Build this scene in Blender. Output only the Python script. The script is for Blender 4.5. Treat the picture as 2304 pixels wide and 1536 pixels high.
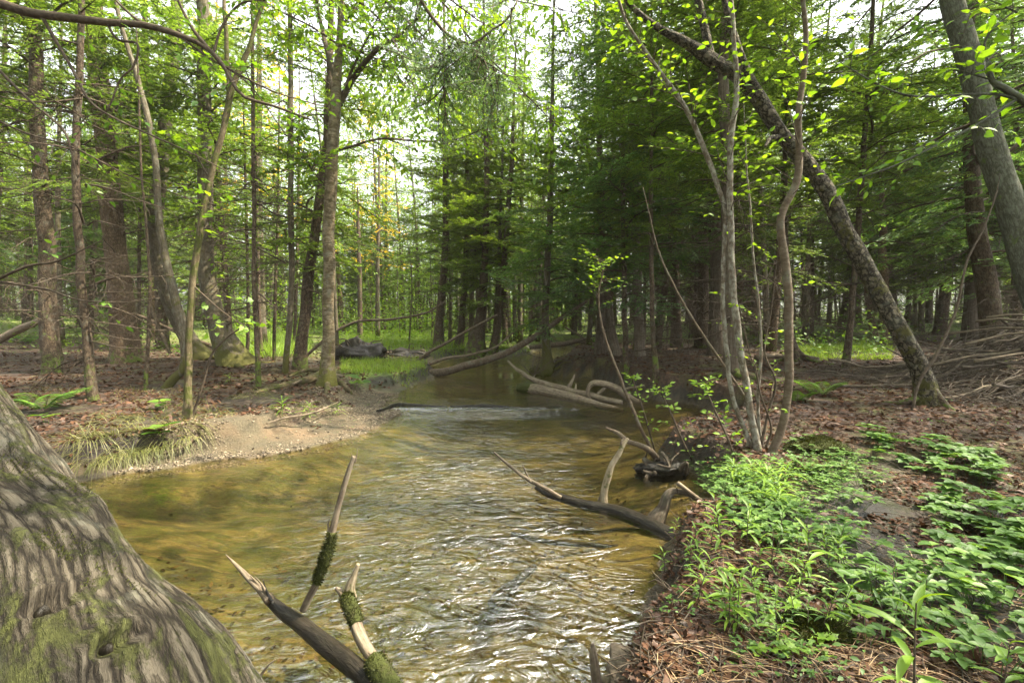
import bpy, math
import numpy as np
from math import radians as R
RS = np.random.RandomState
for o in list(bpy.data.objects): bpy.data.objects.remove(o)
SC = bpy.context.scene; COL = SC.collection

# ------------------------------------------------------------ camera, sky, sun, exposure
CAMZ = 1.25; F = 1050.0; PITCH = math.atan(53/F)
cam = bpy.data.cameras.new('camera'); co = bpy.data.objects.new('camera', cam); COL.objects.link(co)
cam.sensor_width = 36; cam.lens = F/2304*36; cam.clip_end = 600; cam.clip_start = 0.02
co.location = (0, 0, CAMZ); co.rotation_euler = (R(90)-PITCH, 0, 0); SC.camera = co
SUN_EL, SUN_AZ = R(56), R(88)
w = bpy.data.worlds.new('World'); SC.world = w; w.use_nodes = True
nt = w.node_tree; bg = nt.nodes['Background']
sky = nt.nodes.new('ShaderNodeTexSky'); sky.sky_type = 'NISHITA'; sky.sun_disc = False
sky.sun_elevation = SUN_EL; sky.sun_rotation = SUN_AZ; sky.air_density = 1.0; sky.dust_density = 4.0; sky.ozone_density = 1.0
hs = nt.nodes.new('ShaderNodeHueSaturation'); hs.inputs['Saturation'].default_value = 0.18
nt.links.new(sky.outputs[0], hs.inputs['Color']); nt.links.new(hs.outputs[0], bg.inputs[0]); bg.inputs[1].default_value = 0.115
sl = bpy.data.lights.new('sun', 'SUN'); sl.energy = 3.0; sl.angle = R(0.8); sl.color = (1, .88, .66)
so = bpy.data.objects.new('sun', sl); COL.objects.link(so)
import mathutils
sd = mathutils.Vector((math.sin(SUN_AZ)*math.cos(SUN_EL), math.cos(SUN_AZ)*math.cos(SUN_EL), math.sin(SUN_EL)))
so.rotation_euler = sd.to_track_quat('Z', 'Y').to_euler(); so.location = (0, 0, 30)
SC.view_settings.view_transform = 'Standard'; SC.view_settings.look = 'None'
SC.view_settings.exposure = 2.74; SC.view_settings.gamma = 1
SC.render.engine = 'CYCLES'
SC.cycles.max_bounces = 8; SC.cycles.transparent_max_bounces = 12; SC.cycles.diffuse_bounces = 4; SC.cycles.transmission_bounces = 5
SC.cycles.caustics_reflective = False; SC.cycles.caustics_refractive = False; SC.cycles.sample_clamp_indirect = 6

# ------------------------------------------------------------ numeric helpers
cp, sp = math.cos(PITCH), math.sin(PITCH)
def ray(px, py):
    u = (px-1152)/F; v = (768-py)/F
    return np.array([u, cp+v*sp, -sp+v*cp])
def W(px, py, d): return np.array([0, 0, CAMZ]) + ray(px, py)*d
def Zp(px, py, z=0.0):
    r = ray(px, py); return np.array([0, 0, CAMZ]) + r*((z-CAMZ)/r[2])
_perm = RS(7).permutation(4096)
_val = RS(8).rand(4096)*2-1
def _h(i, j, k): return _val[(_perm[(_perm[(_perm[i & 4095]+j) & 4095]+k) & 4095])]
def vnoise(x, y, z=0.0):
    x, y, z = np.broadcast_arrays(np.asarray(x, float), np.asarray(y, float), np.asarray(z, float))
    i, j, k = np.floor(x).astype(int), np.floor(y).astype(int), np.floor(z).astype(int)
    fx, fy, fz = x-i, y-j, z-k
    fx, fy, fz = [t*t*(3-2*t) for t in (fx, fy, fz)]
    r = 0
    for a in (0, 1):
        for b in (0, 1):
            for c in (0, 1):
                r = r + _h(i+a, j+b, k+c)*(fx if a else 1-fx)*(fy if b else 1-fy)*(fz if c else 1-fz)
    return r
def fbm(x, y, z=0.0, o=4):
    r = 0; a = 1
    for n in range(o):
        r = r + a*vnoise(x*2**n+17.3*n, y*2**n-9.1*n, z*2**n); a *= .5
    return r
def sst(t): t = np.clip(t, 0, 1); return t*t*(3-2*t)

# ------------------------------------------------------------ stream outline (unprojected to the water plane z = 0)
LEFT = [(195,1085),(300,1064),(420,1048),(560,1030),(690,1010),(790,985),(870,955),(905,932),(897,905),(902,880),(940,862),(975,853),(985,838),(960,822),(985,812),(1040,806),(1110,806),(1160,802),(1195,797),(1205,788),(1260,784),(1325,781)]
RIGHT = [(1338,789),(1300,797),(1270,806),(1262,818),(1205,838),(1260,846),(1330,852),(1385,872),(1420,890),(1480,905),(1560,915),(1630,940),(1665,965),(1640,995),(1560,1008),(1490,1015),(1462,1028),(1500,1050),(1560,1068),(1590,1105),(1615,1140),(1560,1185),(1490,1225),(1478,1280),(1452,1330),(1462,1395),(1385,1440),(1352,1540)]
pl = [Zp(*p)[:2] for p in LEFT]; pr = [Zp(*p)[:2] for p in RIGHT]
near = [(0.1, .7), (-.2, .45), (-.9, .6), (-1.5, 1.2), (-2.5, 2.6), (-3.3, 3.4)]
POLY = np.array(near + [tuple(p) for p in pl] + [tuple(p) for p in pr])
def sdf(x, y):
    x = np.atleast_1d(np.asarray(x, float)); y = np.atleast_1d(np.asarray(y, float))
    d = np.full(x.shape, 1e9); ins = np.zeros(x.shape, bool)
    n = len(POLY)
    for i in range(n):
        ax, ay = POLY[i]; bx, by = POLY[(i+1) % n]
        ex, ey = bx-ax, by-ay; t = np.clip(((x-ax)*ex+(y-ay)*ey)/(ex*ex+ey*ey+1e-12), 0, 1)
        d = np.minimum(d, (x-ax-t*ex)**2+(y-ay-t*ey)**2)
        if abs(ey) > 1e-12:
            c = ((ay > y) != (by > y)) & (x < (bx-ax)*(y-ay)/ey+ax); ins ^= c
    d = np.sqrt(d); return np.where(ins, -d, d)
MOUNDS = []
def H(x, y, d=None):
    x = np.atleast_1d(np.asarray(x, float)); y = np.atleast_1d(np.asarray(y, float))
    if d is None: d = sdf(x, y)
    d = d + .05*vnoise(x*3.1, y*3.1) + .03*vnoise(x*9, y*9)*sst(12-y)
    left = sst((-x-.2+.0*y)/.6)*sst((8.5-y)/1.5)
    beach = left*sst((x+2.75)/.5)*sst((y-2.2)/.8)
    steepw = .16+.25*sst((y-8)/6); wdt = steepw*(1-beach)+1.7*beach
    d0 = .02+.28*left*(1-beach)
    hb = .24+.16*sst((x-.8)/1.2)*sst((y-2.5)/3)+.10*sst((y-14)/15)
    out = .012+hb*sst((d-d0)/wdt)+ .0*x
    out = out + (.035*fbm(x*.7, y*.7, 3)+.022*fbm(x*3.3, y*3.3, 5))*sst(d/.9) + .3*sst((y-28)/40) + .007*vnoise(x*11, y*11)
    out = out + .03*np.clip(np.abs(x)-7, 0, 40)*sst((np.abs(x)-7)/8)
    bed = -.03-.17*sst(-d/.9)+.03*fbm(x*1.3, y*1.3, 9)*sst(-d/.4)
    r = np.where(d > 0, out, bed)
    for (mx, my, mr, mh) in MOUNDS: r = r + mh*np.exp(-((x-mx)**2+(y-my)**2)/mr**2)
    return r
def G(px, py):
    r = ray(px, py); t = .5; c = np.array([0, 0, CAMZ])
    ts = np.concatenate([np.arange(.5, 12, .03), np.arange(12, 80, .15)])
    P = c[None]+r[None]*ts[:, None]; h = H(P[:, 0], P[:, 1]); h = np.maximum(h, 0.0)
    k = np.argmax(P[:, 2] < h)
    if P[k, 2] >= h[k]: k = len(ts)-1
    return P[k]

# ------------------------------------------------------------ mesh helpers
def mkmesh(name, V, polys, mats, midx=None, smooth=True, attrs=None):
    """polys: list of int arrays (n,k)"""
    V = np.asarray(V, np.float32); polys = [np.asarray(p, np.int32) for p in polys if len(p)]
    me = bpy.data.meshes.new(name); me.vertices.add(len(V)); me.vertices.foreach_set('co', V.ravel())
    li = np.concatenate([p.ravel() for p in polys]); tot = np.concatenate([np.full(len(p), p.shape[1], np.int32) for p in polys])
    st = np.concatenate([[0], np.cumsum(tot)[:-1]]).astype(np.int32)
    me.loops.add(len(li)); me.loops.foreach_set('vertex_index', li.astype(np.int32))
    me.polygons.add(len(tot)); me.polygons.foreach_set('loop_start', st); me.polygons.foreach_set('loop_total', tot)
    if smooth: me.polygons.foreach_set('use_smooth', np.ones(len(tot), bool))
    if midx is not None: me.polygons.foreach_set('material_index', np.concatenate([np.asarray(m, np.int32) for m in midx]))
    for m in mats: me.materials.append(m)
    for k, a in (attrs or {}).items():
        a = np.asarray(a, np.float32)
        if a.ndim == 1: at = me.attributes.new(k, 'FLOAT', 'POINT'); at.data.foreach_set('value', a)
        else: at = me.attributes.new(k, 'FLOAT_VECTOR', 'POINT'); at.data.foreach_set('vector', a.ravel())
    me.update(calc_edges=True); me.validate(); return me
class MB:
    """collects tubes and leaf templates; all become ONE mesh"""
    def __init__(s): s.V = []; s.P = {3: [], 4: []}; s.M = {3: [], 4: []}; s.B = []; s.n = 0
    def add(s, V, F, m=0, bk=None):
        V = np.asarray(V, float); F = np.asarray(F, int)
        s.V.append(V); s.B.append(V if bk is None else bk)
        s.P[F.shape[1]].append(F+s.n); s.M[F.shape[1]].append(np.full(len(F), m)); s.n += len(V)
    def inst(s, tv, tfs, T, m=0):
        """template verts tv (k,3), faces list, T (N,4,4)->(N,3,4)"""
        N = len(T)
        if N == 0: return
        V = np.einsum('nij,kj->nki', T[:, :3, :3], tv)+T[:, None, :3, 3]; k = len(tv)
        V = V.reshape(-1, 3); off = (np.arange(N)*k)[:, None, None]
        first = True
        for tf, mm in tfs:
            tf = np.asarray(tf, int); Fc = (tf[None]+off).reshape(-1, tf.shape[1])
            s.P[tf.shape[1]].append(Fc+s.n); s.M[tf.shape[1]].append(np.full(len(Fc), mm))
        s.V.append(V); s.B.append(V); s.n += len(V)
    def tube(s, P, r, seg=8, m=0, cap=True, rough=0.0, seed=0, flare=0):
        P = np.asarray(P, float); n = len(P); r = np.broadcast_to(np.asarray(r, float), (n,))
        t = np.gradient(P, axis=0); t /= np.linalg.norm(t, axis=1)[:, None]+1e-9
        ref = np.array([1., 0.02, 0]) if abs(t[0][0]) < .8 else np.array([0, 1., 0.02])
        u = ref-t*(t@ref)[:, None]; u /= np.linalg.norm(u, axis=1)[:, None]+1e-9; v = np.cross(t, u)
        a = np.arange(seg)*2*math.pi/seg
        L = np.concatenate([[0], np.cumsum(np.linalg.norm(np.diff(P, axis=0), axis=1))])
        rr = np.repeat(r[:, None], seg, 1)
        if rough: rr = rr*(1+rough*fbm(np.cos(a)[None]*1.6+seed, np.sin(a)[None]*1.6, L[:, None]*2.2+seed*3.1, 3))
        if flare:
            fl = np.exp(-L/ (flare*1.6))[:, None]; rr = rr*(1+fl*(.22+.22*np.cos(a*3+seed)[None]+.14*np.cos(a*5+seed*2)[None]))
        X = P[:, None]+rr[..., None]*(np.cos(a)[None, :, None]*u[:, None]+np.sin(a)[None, :, None]*v[:, None])
        bk = np.stack([np.cos(a)[None]*r[:, None]+seed*1.7, np.sin(a)[None]*r[:, None], np.repeat(L[:, None], seg, 1)+seed], -1)
        i = np.arange(n-1)[:, None]*seg; j = np.arange(seg)[None]; j2 = (j+1) % seg
        Fq = np.stack([i+j, i+j2, i+seg+j2, i+seg+j], -1).reshape(-1, 4)
        V = X.reshape(-1, 3); B = bk.reshape(-1, 3)
        if cap:
            V = np.concatenate([V, P[:1], P[-1:]]); B = np.concatenate([B, B[:1], B[-1:]]); e = n*seg
            jj = np.arange(seg); j3 = (jj+1) % seg
            Ft = np.concatenate([np.stack([j3, jj, np.full(seg, e)], -1), np.stack([(n-1)*seg+jj, (n-1)*seg+j3, np.full(seg, e+1)], -1)])
            s.P[3].append(Ft+s.n); s.M[3].append(np.full(len(Ft), m))
        s.add(V, Fq, m, B)
    def mesh(s, name, mats, smooth=True):
        P = []; M = []
        for k in (3, 4):
            if s.P[k]: P.append(np.concatenate(s.P[k])); M.append(np.concatenate(s.M[k]))
        return mkmesh(name, np.concatenate(s.V), P, mats, M, smooth, {'bk': np.concatenate(s.B)})
    def obj(s, name, mats, parent=None, smooth=True): return link(name, s.mesh(name, mats, smooth), parent)
def link(name, data, parent=None):
    o = bpy.data.objects.new(name, data); COL.objects.link(o)
    if parent: o.parent = parent
    return o
def tag(o, label, cat, group=None, kind=None):
    if label: o['label'] = label
    if cat: o['category'] = cat
    if group: o['group'] = group
    if kind: o['kind'] = kind
    return o
def thing(name, label, cat, loc=(0,0,0), rz=0, group=None):
    o = bpy.data.objects.new(name, None); COL.objects.link(o); o.location = loc; o.rotation_euler = (0, 0, rz); o.empty_display_size = .1
    return tag(o, label, cat, group)
def dup(root, loc, rz, sc=1, label=None, group=None, cat=None, tilt=(0, 0)):
    r = root.copy(); COL.objects.link(r); r.location = loc; r.rotation_euler = (tilt[0], tilt[1], rz); r.scale = (sc, sc, sc) if np.isscalar(sc) else sc
    if label: r['label'] = label
    if group: r['group'] = group
    if cat: r['category'] = cat
    for ch in list(root.children):
        c = ch.copy(); COL.objects.link(c); c.parent = r
        for g in ch.children:
            d = g.copy(); COL.objects.link(d); d.parent = c
    return r
def spline(pts, n=40):
    P = np.asarray(pts, float)
    if len(P) == 2: return P[0]+(P[1]-P[0])*np.linspace(0, 1, n)[:, None]
    Q = np.vstack([2*P[0]-P[1], P, 2*P[-1]-P[-2]]); T = np.linspace(0, len(P)-1-1e-6, n); i = T.astype(int); t = (T-i)[:, None]
    a, b, c, d = Q[i], Q[i+1], Q[i+2], Q[i+3]
    return .5*((2*b)+(-a+c)*t+(2*a-5*b+4*c-d)*t*t+(-a+3*b-3*c+d)*t**3)
def frames(pos, xdir, up, scale, roll=None, rng=None):
    """N transforms: x axis along xdir, z near up"""
    x = xdir/(np.linalg.norm(xdir, axis=-1, keepdims=True)+1e-9)
    up = np.broadcast_to(up, x.shape)
    y = np.cross(up, x); y /= np.linalg.norm(y, axis=-1, keepdims=True)+1e-9; z = np.cross(x, y)
    if roll is not None:
        c, s_ = np.cos(roll)[:, None], np.sin(roll)[:, None]; y, z = y*c+z*s_, z*c-y*s_
    sc = np.asarray(scale, float)
    if sc.ndim == 1: sc = np.repeat(sc[:, None], 3, 1)
    T = np.zeros((len(x), 3, 4)); T[:, :, 0] = x*sc[:, :1]; T[:, :, 1] = y*sc[:, 1:2]; T[:, :, 2] = z*sc[:, 2:3]; T[:, :, 3] = pos
    return T

# ------------------------------------------------------------ materials
def newmat(name):
    m = bpy.data.materials.new(name); m.use_nodes = True; t = m.node_tree; t.nodes.clear()
    return m, t, t.nodes.new('ShaderNodeOutputMaterial')
def nd(t, typ, ins=None, **kw):
    n = t.nodes.new(typ)
    for k, v in kw.items(): setattr(n, k, v)
    for k, v in (ins or {}).items():
        if hasattr(v, 'is_linked') or isinstance(v, bpy.types.NodeSocket): t.links.new(v, n.inputs[k])
        else: n.inputs[k].default_value = v
    return n
def ramp(t, fac, stops):
    n = t.nodes.new('ShaderNodeValToRGB'); t.links.new(fac, n.inputs[0]); e = n.color_ramp.elements
    while len(e) < len(stops): e.new(.5)
    for i, (p, c) in enumerate(stops): e[i].position = p; e[i].color = (*c, 1) if len(c) == 3 else c
    return n.outputs[0]
def mixc(t, f, a, b, mode='MIX'):
    n = t.nodes.new('ShaderNodeMix'); n.data_type = 'RGBA'; n.blend_type = mode
    for sk, v in ((n.inputs[0], f), (n.inputs[6], a), (n.inputs[7], b)):
        if isinstance(v, bpy.types.NodeSocket): t.links.new(v, sk)
        else: sk.default_value = v if not isinstance(v, tuple) else ((*v, 1) if len(v) == 3 else v)
    return n.outputs[2]
def mth(t, op, a, b=0.0, c=None, clamp=False):
    n = t.nodes.new('ShaderNodeMath'); n.operation = op; n.use_clamp = clamp
    for i, v in enumerate((a, b) if c is None else (a, b, c)):
        if isinstance(v, bpy.types.NodeSocket): t.links.new(v, n.inputs[i])
        else: n.inputs[i].default_value = v
    return n.outputs[0]
def noise(t, vec, scale, detail=5, rough=.6, dist=0.0):
    return nd(t, 'ShaderNodeTexNoise', {'Vector': vec, 'Scale': scale, 'Detail': detail, 'Roughness': rough, 'Distortion': dist}).outputs[0]
def maprange(t, v, a, b, c=0.0, d=1.0):
    n = nd(t, 'ShaderNodeMapRange', {'Value': v, 'From Min': a, 'From Max': b, 'To Min': c, 'To Max': d}); return n.outputs[0]

def leafmat(name, stops, trans=.45, gloss=.03, rough=.5):
    m, t, out = newmat(name)
    g = nd(t, 'ShaderNodeNewGeometry'); oi = nd(t, 'ShaderNodeObjectInfo')
    f = mth(t, 'ADD', mth(t, 'MULTIPLY', g.outputs['Random Per Island'], .75), mth(t, 'MULTIPLY', oi.outputs['Random'], .25))
    c = ramp(t, f, stops)
    d = nd(t, 'ShaderNodeBsdfDiffuse', {'Color': c})
    ct = mixc(t, 1.0, c, (1.55, 1.5, .55, 1), 'MULTIPLY')
    tr = nd(t, 'ShaderNodeBsdfTranslucent', {'Color': ct})
    gl = nd(t, 'ShaderNodeBsdfGlossy', {'Color': (1, 1, 1, 1), 'Roughness': rough})
    m1 = nd(t, 'ShaderNodeMixShader', {0: trans, 1: d.outputs[0], 2: tr.outputs[0]})
    m2 = nd(t, 'ShaderNodeMixShader', {0: gloss, 1: m1.outputs[0], 2: gl.outputs[0]})
    t.links.new(m2.outputs[0], out.inputs[0]); return m

def barkmat(name, dark, mid, light, fib=(26, 5), bump=.6, moss=0.0, mosscol=(.09, .13, .02), lichen=0.0, disp=0.0, plates=0.0, bands=0.0, dist=.02, mosslow=0.0, rough=.9, mscale=6.5):
    m, t, out = newmat(name)
    at = nd(t, 'ShaderNodeAttribute', attribute_name='bk').outputs['Vector']
    mp = nd(t, 'ShaderNodeMapping', {'Vector': at, 'Scale': (fib[0], fib[0], fib[1])}).outputs[0]
    n1 = noise(t, mp, 1.0, 7, .62, .6)
    mp2 = nd(t, 'ShaderNodeMapping', {'Vector': at, 'Scale': (fib[0]*.42, fib[0]*.42, fib[1]*.55)}).outputs[0]
    warp = nd(t, 'ShaderNodeVectorMath', {0: nd(t, 'ShaderNodeTexNoise', {'Vector': mp2, 'Scale': .9, 'Detail': 6, 'Roughness': .7}).outputs[1], 1: (1.1, 1.1, 1.1) if name.startswith('mossy_fore') else (2.6, 2.6, 2.6), 2: mp2}, operation='MULTIPLY_ADD').outputs[0]
    vo = nd(t, 'ShaderNodeTexVoronoi', {'Vector': warp, 'Scale': 1.0}, feature='DISTANCE_TO_EDGE').outputs[0]
    crack = maprange(t, vo, 0.0, .22)
    h = mth(t, 'ADD', mth(t, 'MULTIPLY', n1, 1-plates), mth(t, 'MULTIPLY', crack, plates))
    lo = noise(t, at, 5.0, 3, .5)
    f = mth(t, 'ADD', mth(t, 'MULTIPLY', h, .62), mth(t, 'MULTIPLY', noise(t, at, 22.0, 6, .75), .5))
    c = ramp(t, f, [(.34, dark), (.52, mid), (.72, light)])
    if plates: c = mixc(t, mth(t, 'MULTIPLY', maprange(t, vo, .10, .015), .85 if name.startswith('mossy_fore') else .6 if plates > .3 else .35), c, dark)
    if bands:
        mb = nd(t, 'ShaderNodeMapping', {'Vector': at, 'Scale': (26, 26, 17)}).outputs[0]
        bb = maprange(t, noise(t, mb, 1.0, 6, .7, .5), .44, .60)
        c = mixc(t, mth(t, 'MULTIPLY', bb, bands), c, (.36, .36, .31))
    if lichen:
        l1 = maprange(t, noise(t, at, 9.0, 6, .65, .4), .54, .62)
        c = mixc(t, mth(t, 'MULTIPLY', l1, lichen), c, (.16, .175, .14))
    if moss or mosslow:
        ms = noise(t, at, mscale, 8, .72, .5)
        oc = nd(t, 'ShaderNodeSeparateXYZ', {0: nd(t, 'ShaderNodeNewGeometry').outputs['Position']}).outputs[2]
        lowm = maprange(t, oc, .9, .25, 0.0, 1.0)
        th = mth(t, 'SUBTRACT', .60-.22*moss, mth(t, 'MULTIPLY', lowm, .17*mosslow))
        mm = mth(t, 'MULTIPLY', mth(t, 'SUBTRACT', ms, th), 14.0, clamp=True)
        mc = mixc(t, noise(t, at, 60.0, 4, .7), tuple(x*.45 for x in mosscol), tuple(x*1.7 for x in mosscol))
        c = mixc(t, mth(t, 'MULTIPLY', mm, .88), c, mc)
        h = mth(t, 'ADD', h, mth(t, 'MULTIPLY', mth(t, 'MULTIPLY', mm, noise(t, at, 140.0, 3, .8)), .35))
    b = nd(t, 'ShaderNodeBump', {'Height': h, 'Strength': bump, 'Distance': dist*(30/fib[0])**.5})
    p = nd(t, 'ShaderNodeBsdfPrincipled', {'Base Color': c, 'Roughness': rough, 'Normal': b.outputs[0]})
    p.inputs['Specular IOR Level'].default_value = .25
    t.links.new(p.outputs[0], out.inputs[0])
    if disp:
        dn = nd(t, 'ShaderNodeDisplacement', {'Height': mth(t, 'ADD', h, mth(t, 'MULTIPLY', lo, .8)), 'Midlevel': .8, 'Scale': disp})
        t.links.new(dn.outputs[0], out.inputs[2]); m.displacement_method = 'BOTH'
    return m
M_hem = barkmat('hemlock_bark', (.022, .014, .009), (.060, .042, .028), (.12, .09, .062), (60, 22), .8, moss=.05, mosslow=.8, plates=.25, lichen=.25)
M_red = barkmat('reddish_bark', (.03, .020, .013), (.105, .070, .045), (.20, .142, .10), (62, 20), 0.8, mosslow=.8, plates=.22, moss=.0)
M_grey = barkmat('grey_bark', (.035, .028, .02), (.075, .062, .042), (.16, .14, .10), (60, 7), .7, moss=.15, mosscol=(.062, .062, .012), mosslow=1.6, lichen=.3)
M_cedar = barkmat('cedar_bark', (.03, .022, .016), (.075, .058, .042), (.16, .13, .10), (55, 2.2), .9, lichen=.2)
M_cherry = barkmat('scaly_bark', (.012, .009, .006), (.05, .041, .028), (.14, .12, .085), (44, 27), 1.0, plates=.45, moss=.22, mosscol=(.09, .085, .02), lichen=.3, mosslow=.8, dist=.04)
M_mossy = barkmat('mossy_bark', (.02, .016, .008), (.07, .055, .03), (.16, .13, .08), (30, 8), .7, moss=.55, mosscol=(.055, .065, .012))
M_moss = barkmat('moss_cover', (.014, .013, .006), (.032, .032, .011), (.06, .06, .02), (30, 20), .8, moss=1.0, mosscol=(.038, .046, .009))
M_birch = barkmat('birch_bark', (.035, .025, .014), (.10, .078, .046), (.24, .20, .14), (9, 22), .6, moss=.12, mosslow=1.2, mosscol=(.10, .10, .02), lichen=.35)
M_mottle = barkmat('mottled_bark', (.06, .045, .032), (.09, .07, .05), (.15, .12, .09), (14, 26), .3, bands=.55)
M_smooth = barkmat('smooth_bark', (.055, .038, .025), (.085, .062, .042), (.15, .12, .088), (14, 30), .35, lichen=.3)
M_pale = barkmat('pale_bark', (.05, .048, .035), (.072, .074, .054), (.135, .145, .11), (75, 14), .8, moss=.15, mosscol=(.08, .11, .03), lichen=.4, plates=.3)
M_dead = barkmat('weathered_wood', (.035, .027, .018), (.13, .10, .072), (.25, .21, .15), (70, 4), .7)
M_deadm = barkmat('mossy_deadwood', (.06, .045, .03), (.20, .16, .105), (.36, .31, .22), (40, 5), .6, moss=.3, mosscol=(.05, .06, .01))
M_wet = barkmat('wet_black_wood', (.004, .003, .0025), (.013, .011, .008), (.035, .029, .022), (30, 8), .8, rough=.35)
M_twig = barkmat('twig_bark', (.02, .015, .01), (.06, .045, .032), (.12, .095, .07), (40, 20), .2)
M_stickm = barkmat('brush_stick_bark', (.03, .022, .016), (.068, .053, .04), (.15, .125, .098), (40, 6), .4)
M_fore = barkmat('mossy_foreground_bark', (.014, .011, .008), (.055, .045, .032), (.088, .076, .057), (92, 13), 1.0, moss=.36, mosscol=(.060, .066, .018), lichen=.2, disp=.009, plates=.42, dist=.012, mscale=10)
L_hem = leafmat('hemlock_needles', [(0, (.055, .105, .026)), (.5, (.11, .185, .040)), (1, (.20, .29, .055))], .52)
L_blue = leafmat('dark_needles', [(0, (.045, .10, .042)), (.5, (.085, .17, .065)), (1, (.16, .26, .08))], .5)
L_ygr = leafmat('sunlit_needles', [(0, (.05, .10, .018)), (.5, (.10, .17, .025)), (1, (.18, .25, .035))], .45)
L_lime = leafmat('spring_leaves', [(0, (.075, .16, .012)), (.5, (.13, .24, .018)), (1, (.23, .34, .03))], .5)
L_yel = leafmat('golden_leaves', [(0, (.22, .24, .015)), (.5, (.42, .30, .02)), (1, (.58, .38, .03))], .55)
L_mid = leafmat('green_leaves', [(0, (.04, .10, .015)), (.5, (.08, .17, .022)), (1, (.15, .25, .035))], .4)
L_herb = leafmat('herb_leaves', [(0, (.045, .10, .020)), (.5, (.085, .17, .034)), (1, (.15, .25, .05))], .35, .03)
L_bright = leafmat('bright_herb_leaves', [(0, (.095, .18, .018)), (.5, (.15, .265, .026)), (1, (.24, .36, .04))], .4, .03)
L_grass = leafmat('grass_blades', [(0, (.09, .17, .015)), (.5, (.16, .27, .02)), (1, (.27, .36, .04))], .4)
L_sedge = leafmat('sedge_blades', [(0, (.06, .08, .02)), (.45, (.16, .17, .05)), (1, (.24, .22, .11))], .3)
L_litter = leafmat('dead_leaves', [(0, (.022, .012, .008)), (.45, (.066, .031, .018)), (.85, (.12, .062, .037)), (1, (.22, .14, .088))], .1, .02, .5)

# ground
def ground_material():
    m, t, out = newmat('forest_floor')
    pos = nd(t, 'ShaderNodeNewGeometry').outputs['Position']
    A = lambda k: nd(t, 'ShaderNodeAttribute', attribute_name=k).outputs['Fac']
    n1 = noise(t, pos, 22, 8, .75, .3); n2 = noise(t, pos, 3.0, 5, .6); n3 = noise(t, pos, 90, 4, .7)
    lit = ramp(t, n1, [(.30, (.012, .008, .006)), (.48, (.050, .028, .019)), (.60, (.092, .052, .035)), (.75, (.17, .11, .075))])
    lit = mixc(t, maprange(t, n2, .5, .7), lit, mixc(t, n3, (.05, .05, .015), (.16, .15, .05)))
    lit = mixc(t, mth(t, 'MULTIPLY', A('green'), maprange(t, noise(t, pos, 5, 5, .7), .35, .55)), lit, mixc(t, n1, (.05, .09, .01), (.20, .30, .03)))
    mud = mixc(t, n1, (.005, .004, .0035), (.030, .023, .018))
    lit = mixc(t, A('mud'), lit, mud)
    sand = ramp(t, n3, [(.3, (.035, .029, .018)), (.5, (.075, .062, .038)), (.7, (.135, .112, .074))])
    sand = mixc(t, maprange(t, n2, .45, .75), sand, (.15, .10, .06))
    c = mixc(t, A('sand'), lit, sand)
    # stream bed: amber sand with streaks of algae and dark debris
    mp = nd(t, 'ShaderNodeMapping', {'Vector': pos, 'Rotation': (0, 0, R(-20)), 'Scale': (1.0, 2.6, 1)}).outputs[0]
    bs = ramp(t, noise(t, mp, 9, 7, .7, .6), [(.3, (.075, .056, .014)), (.5, (.155, .118, .034)), (.68, (.25, .195, .072))])
    al = mth(t, 'MULTIPLY', A('algae'), maprange(t, noise(t, mp, 2.4, 9, .75, 1.2), .40, .52))
    bs = mixc(t, al, bs, mixc(t, noise(t, mp, 20, 5, .7), (.022, .030, .005), (.11, .11, .018)))
    db = maprange(t, noise(t, mp, 1.7, 8, .72, 1.8), .51, .60)
    bs = mixc(t, mth(t, 'MULTIPLY', db, .85), bs, (.035, .028, .014))
    bs = mixc(t, A('dark'), bs, (.018, .014, .008))
    c = mixc(t, A('bed'), c, bs)
    b = nd(t, 'ShaderNodeBump', {'Height': mth(t, 'ADD', n1, mth(t, 'MULTIPLY', n3, .35)), 'Strength': .8, 'Distance': .03})
    p = nd(t, 'ShaderNodeBsdfPrincipled', {'Base Color': c, 'Roughness': .9, 'Normal': b.outputs[0]})
    t.links.new(mth(t, 'SUBTRACT', .92, mth(t, 'MULTIPLY', A('mud'), .45)), p.inputs['Roughness'])
    t.links.new(p.outputs[0], out.inputs[0]); return m
def water_material():
    m, t, out = newmat('stream_water')
    pos = nd(t, 'ShaderNodeNewGeometry').outputs['Position']
    rf = nd(t, 'ShaderNodeAttribute', attribute_name='riffle').outputs['Fac']
    w1 = noise(t, nd(t, 'ShaderNodeMapping', {'Vector': pos, 'Rotation': (0, 0, R(15)), 'Scale': (1, 1.8, 1)}).outputs[0], 5.5, 2, .45, 2.2)
    w2 = noise(t, nd(t, 'ShaderNodeMapping', {'Vector': pos, 'Rotation': (0, 0, R(-25)), 'Scale': (1, 1.5, 1)}).outputs[0], 26.0, 3, .6, 1.2)
    h = mth(t, 'ADD', w1, mth(t, 'MULTIPLY', w2, .16))
    h = mth(t, 'MULTIPLY', h, mth(t, 'ADD', .03, mth(t, 'MULTIPLY', rf, .95)))
    b = nd(t, 'ShaderNodeBump', {'Height': h, 'Strength': 1.0, 'Distance': .064})
    fr = nd(t, 'ShaderNodeFresnel', {'IOR': 1.36, 'Normal': b.outputs[0]})
    tp = nd(t, 'ShaderNodeBsdfTransparent', {'Color': (.93, .87, .70, 1)})
    gl = nd(t, 'ShaderNodeBsdfGlossy', {'Color': (1, 1, 1, 1), 'Roughness': .03, 'Normal': b.outputs[0]})
    mx = nd(t, 'ShaderNodeMixShader', {0: mth(t, 'ADD', .19, mth(t, 'MULTIPLY', fr.outputs[0], .60), clamp=True), 1: tp.outputs[0], 2: gl.outputs[0]})
    t.links.new(mx.outputs[0], out.inputs[0]); return m

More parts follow.
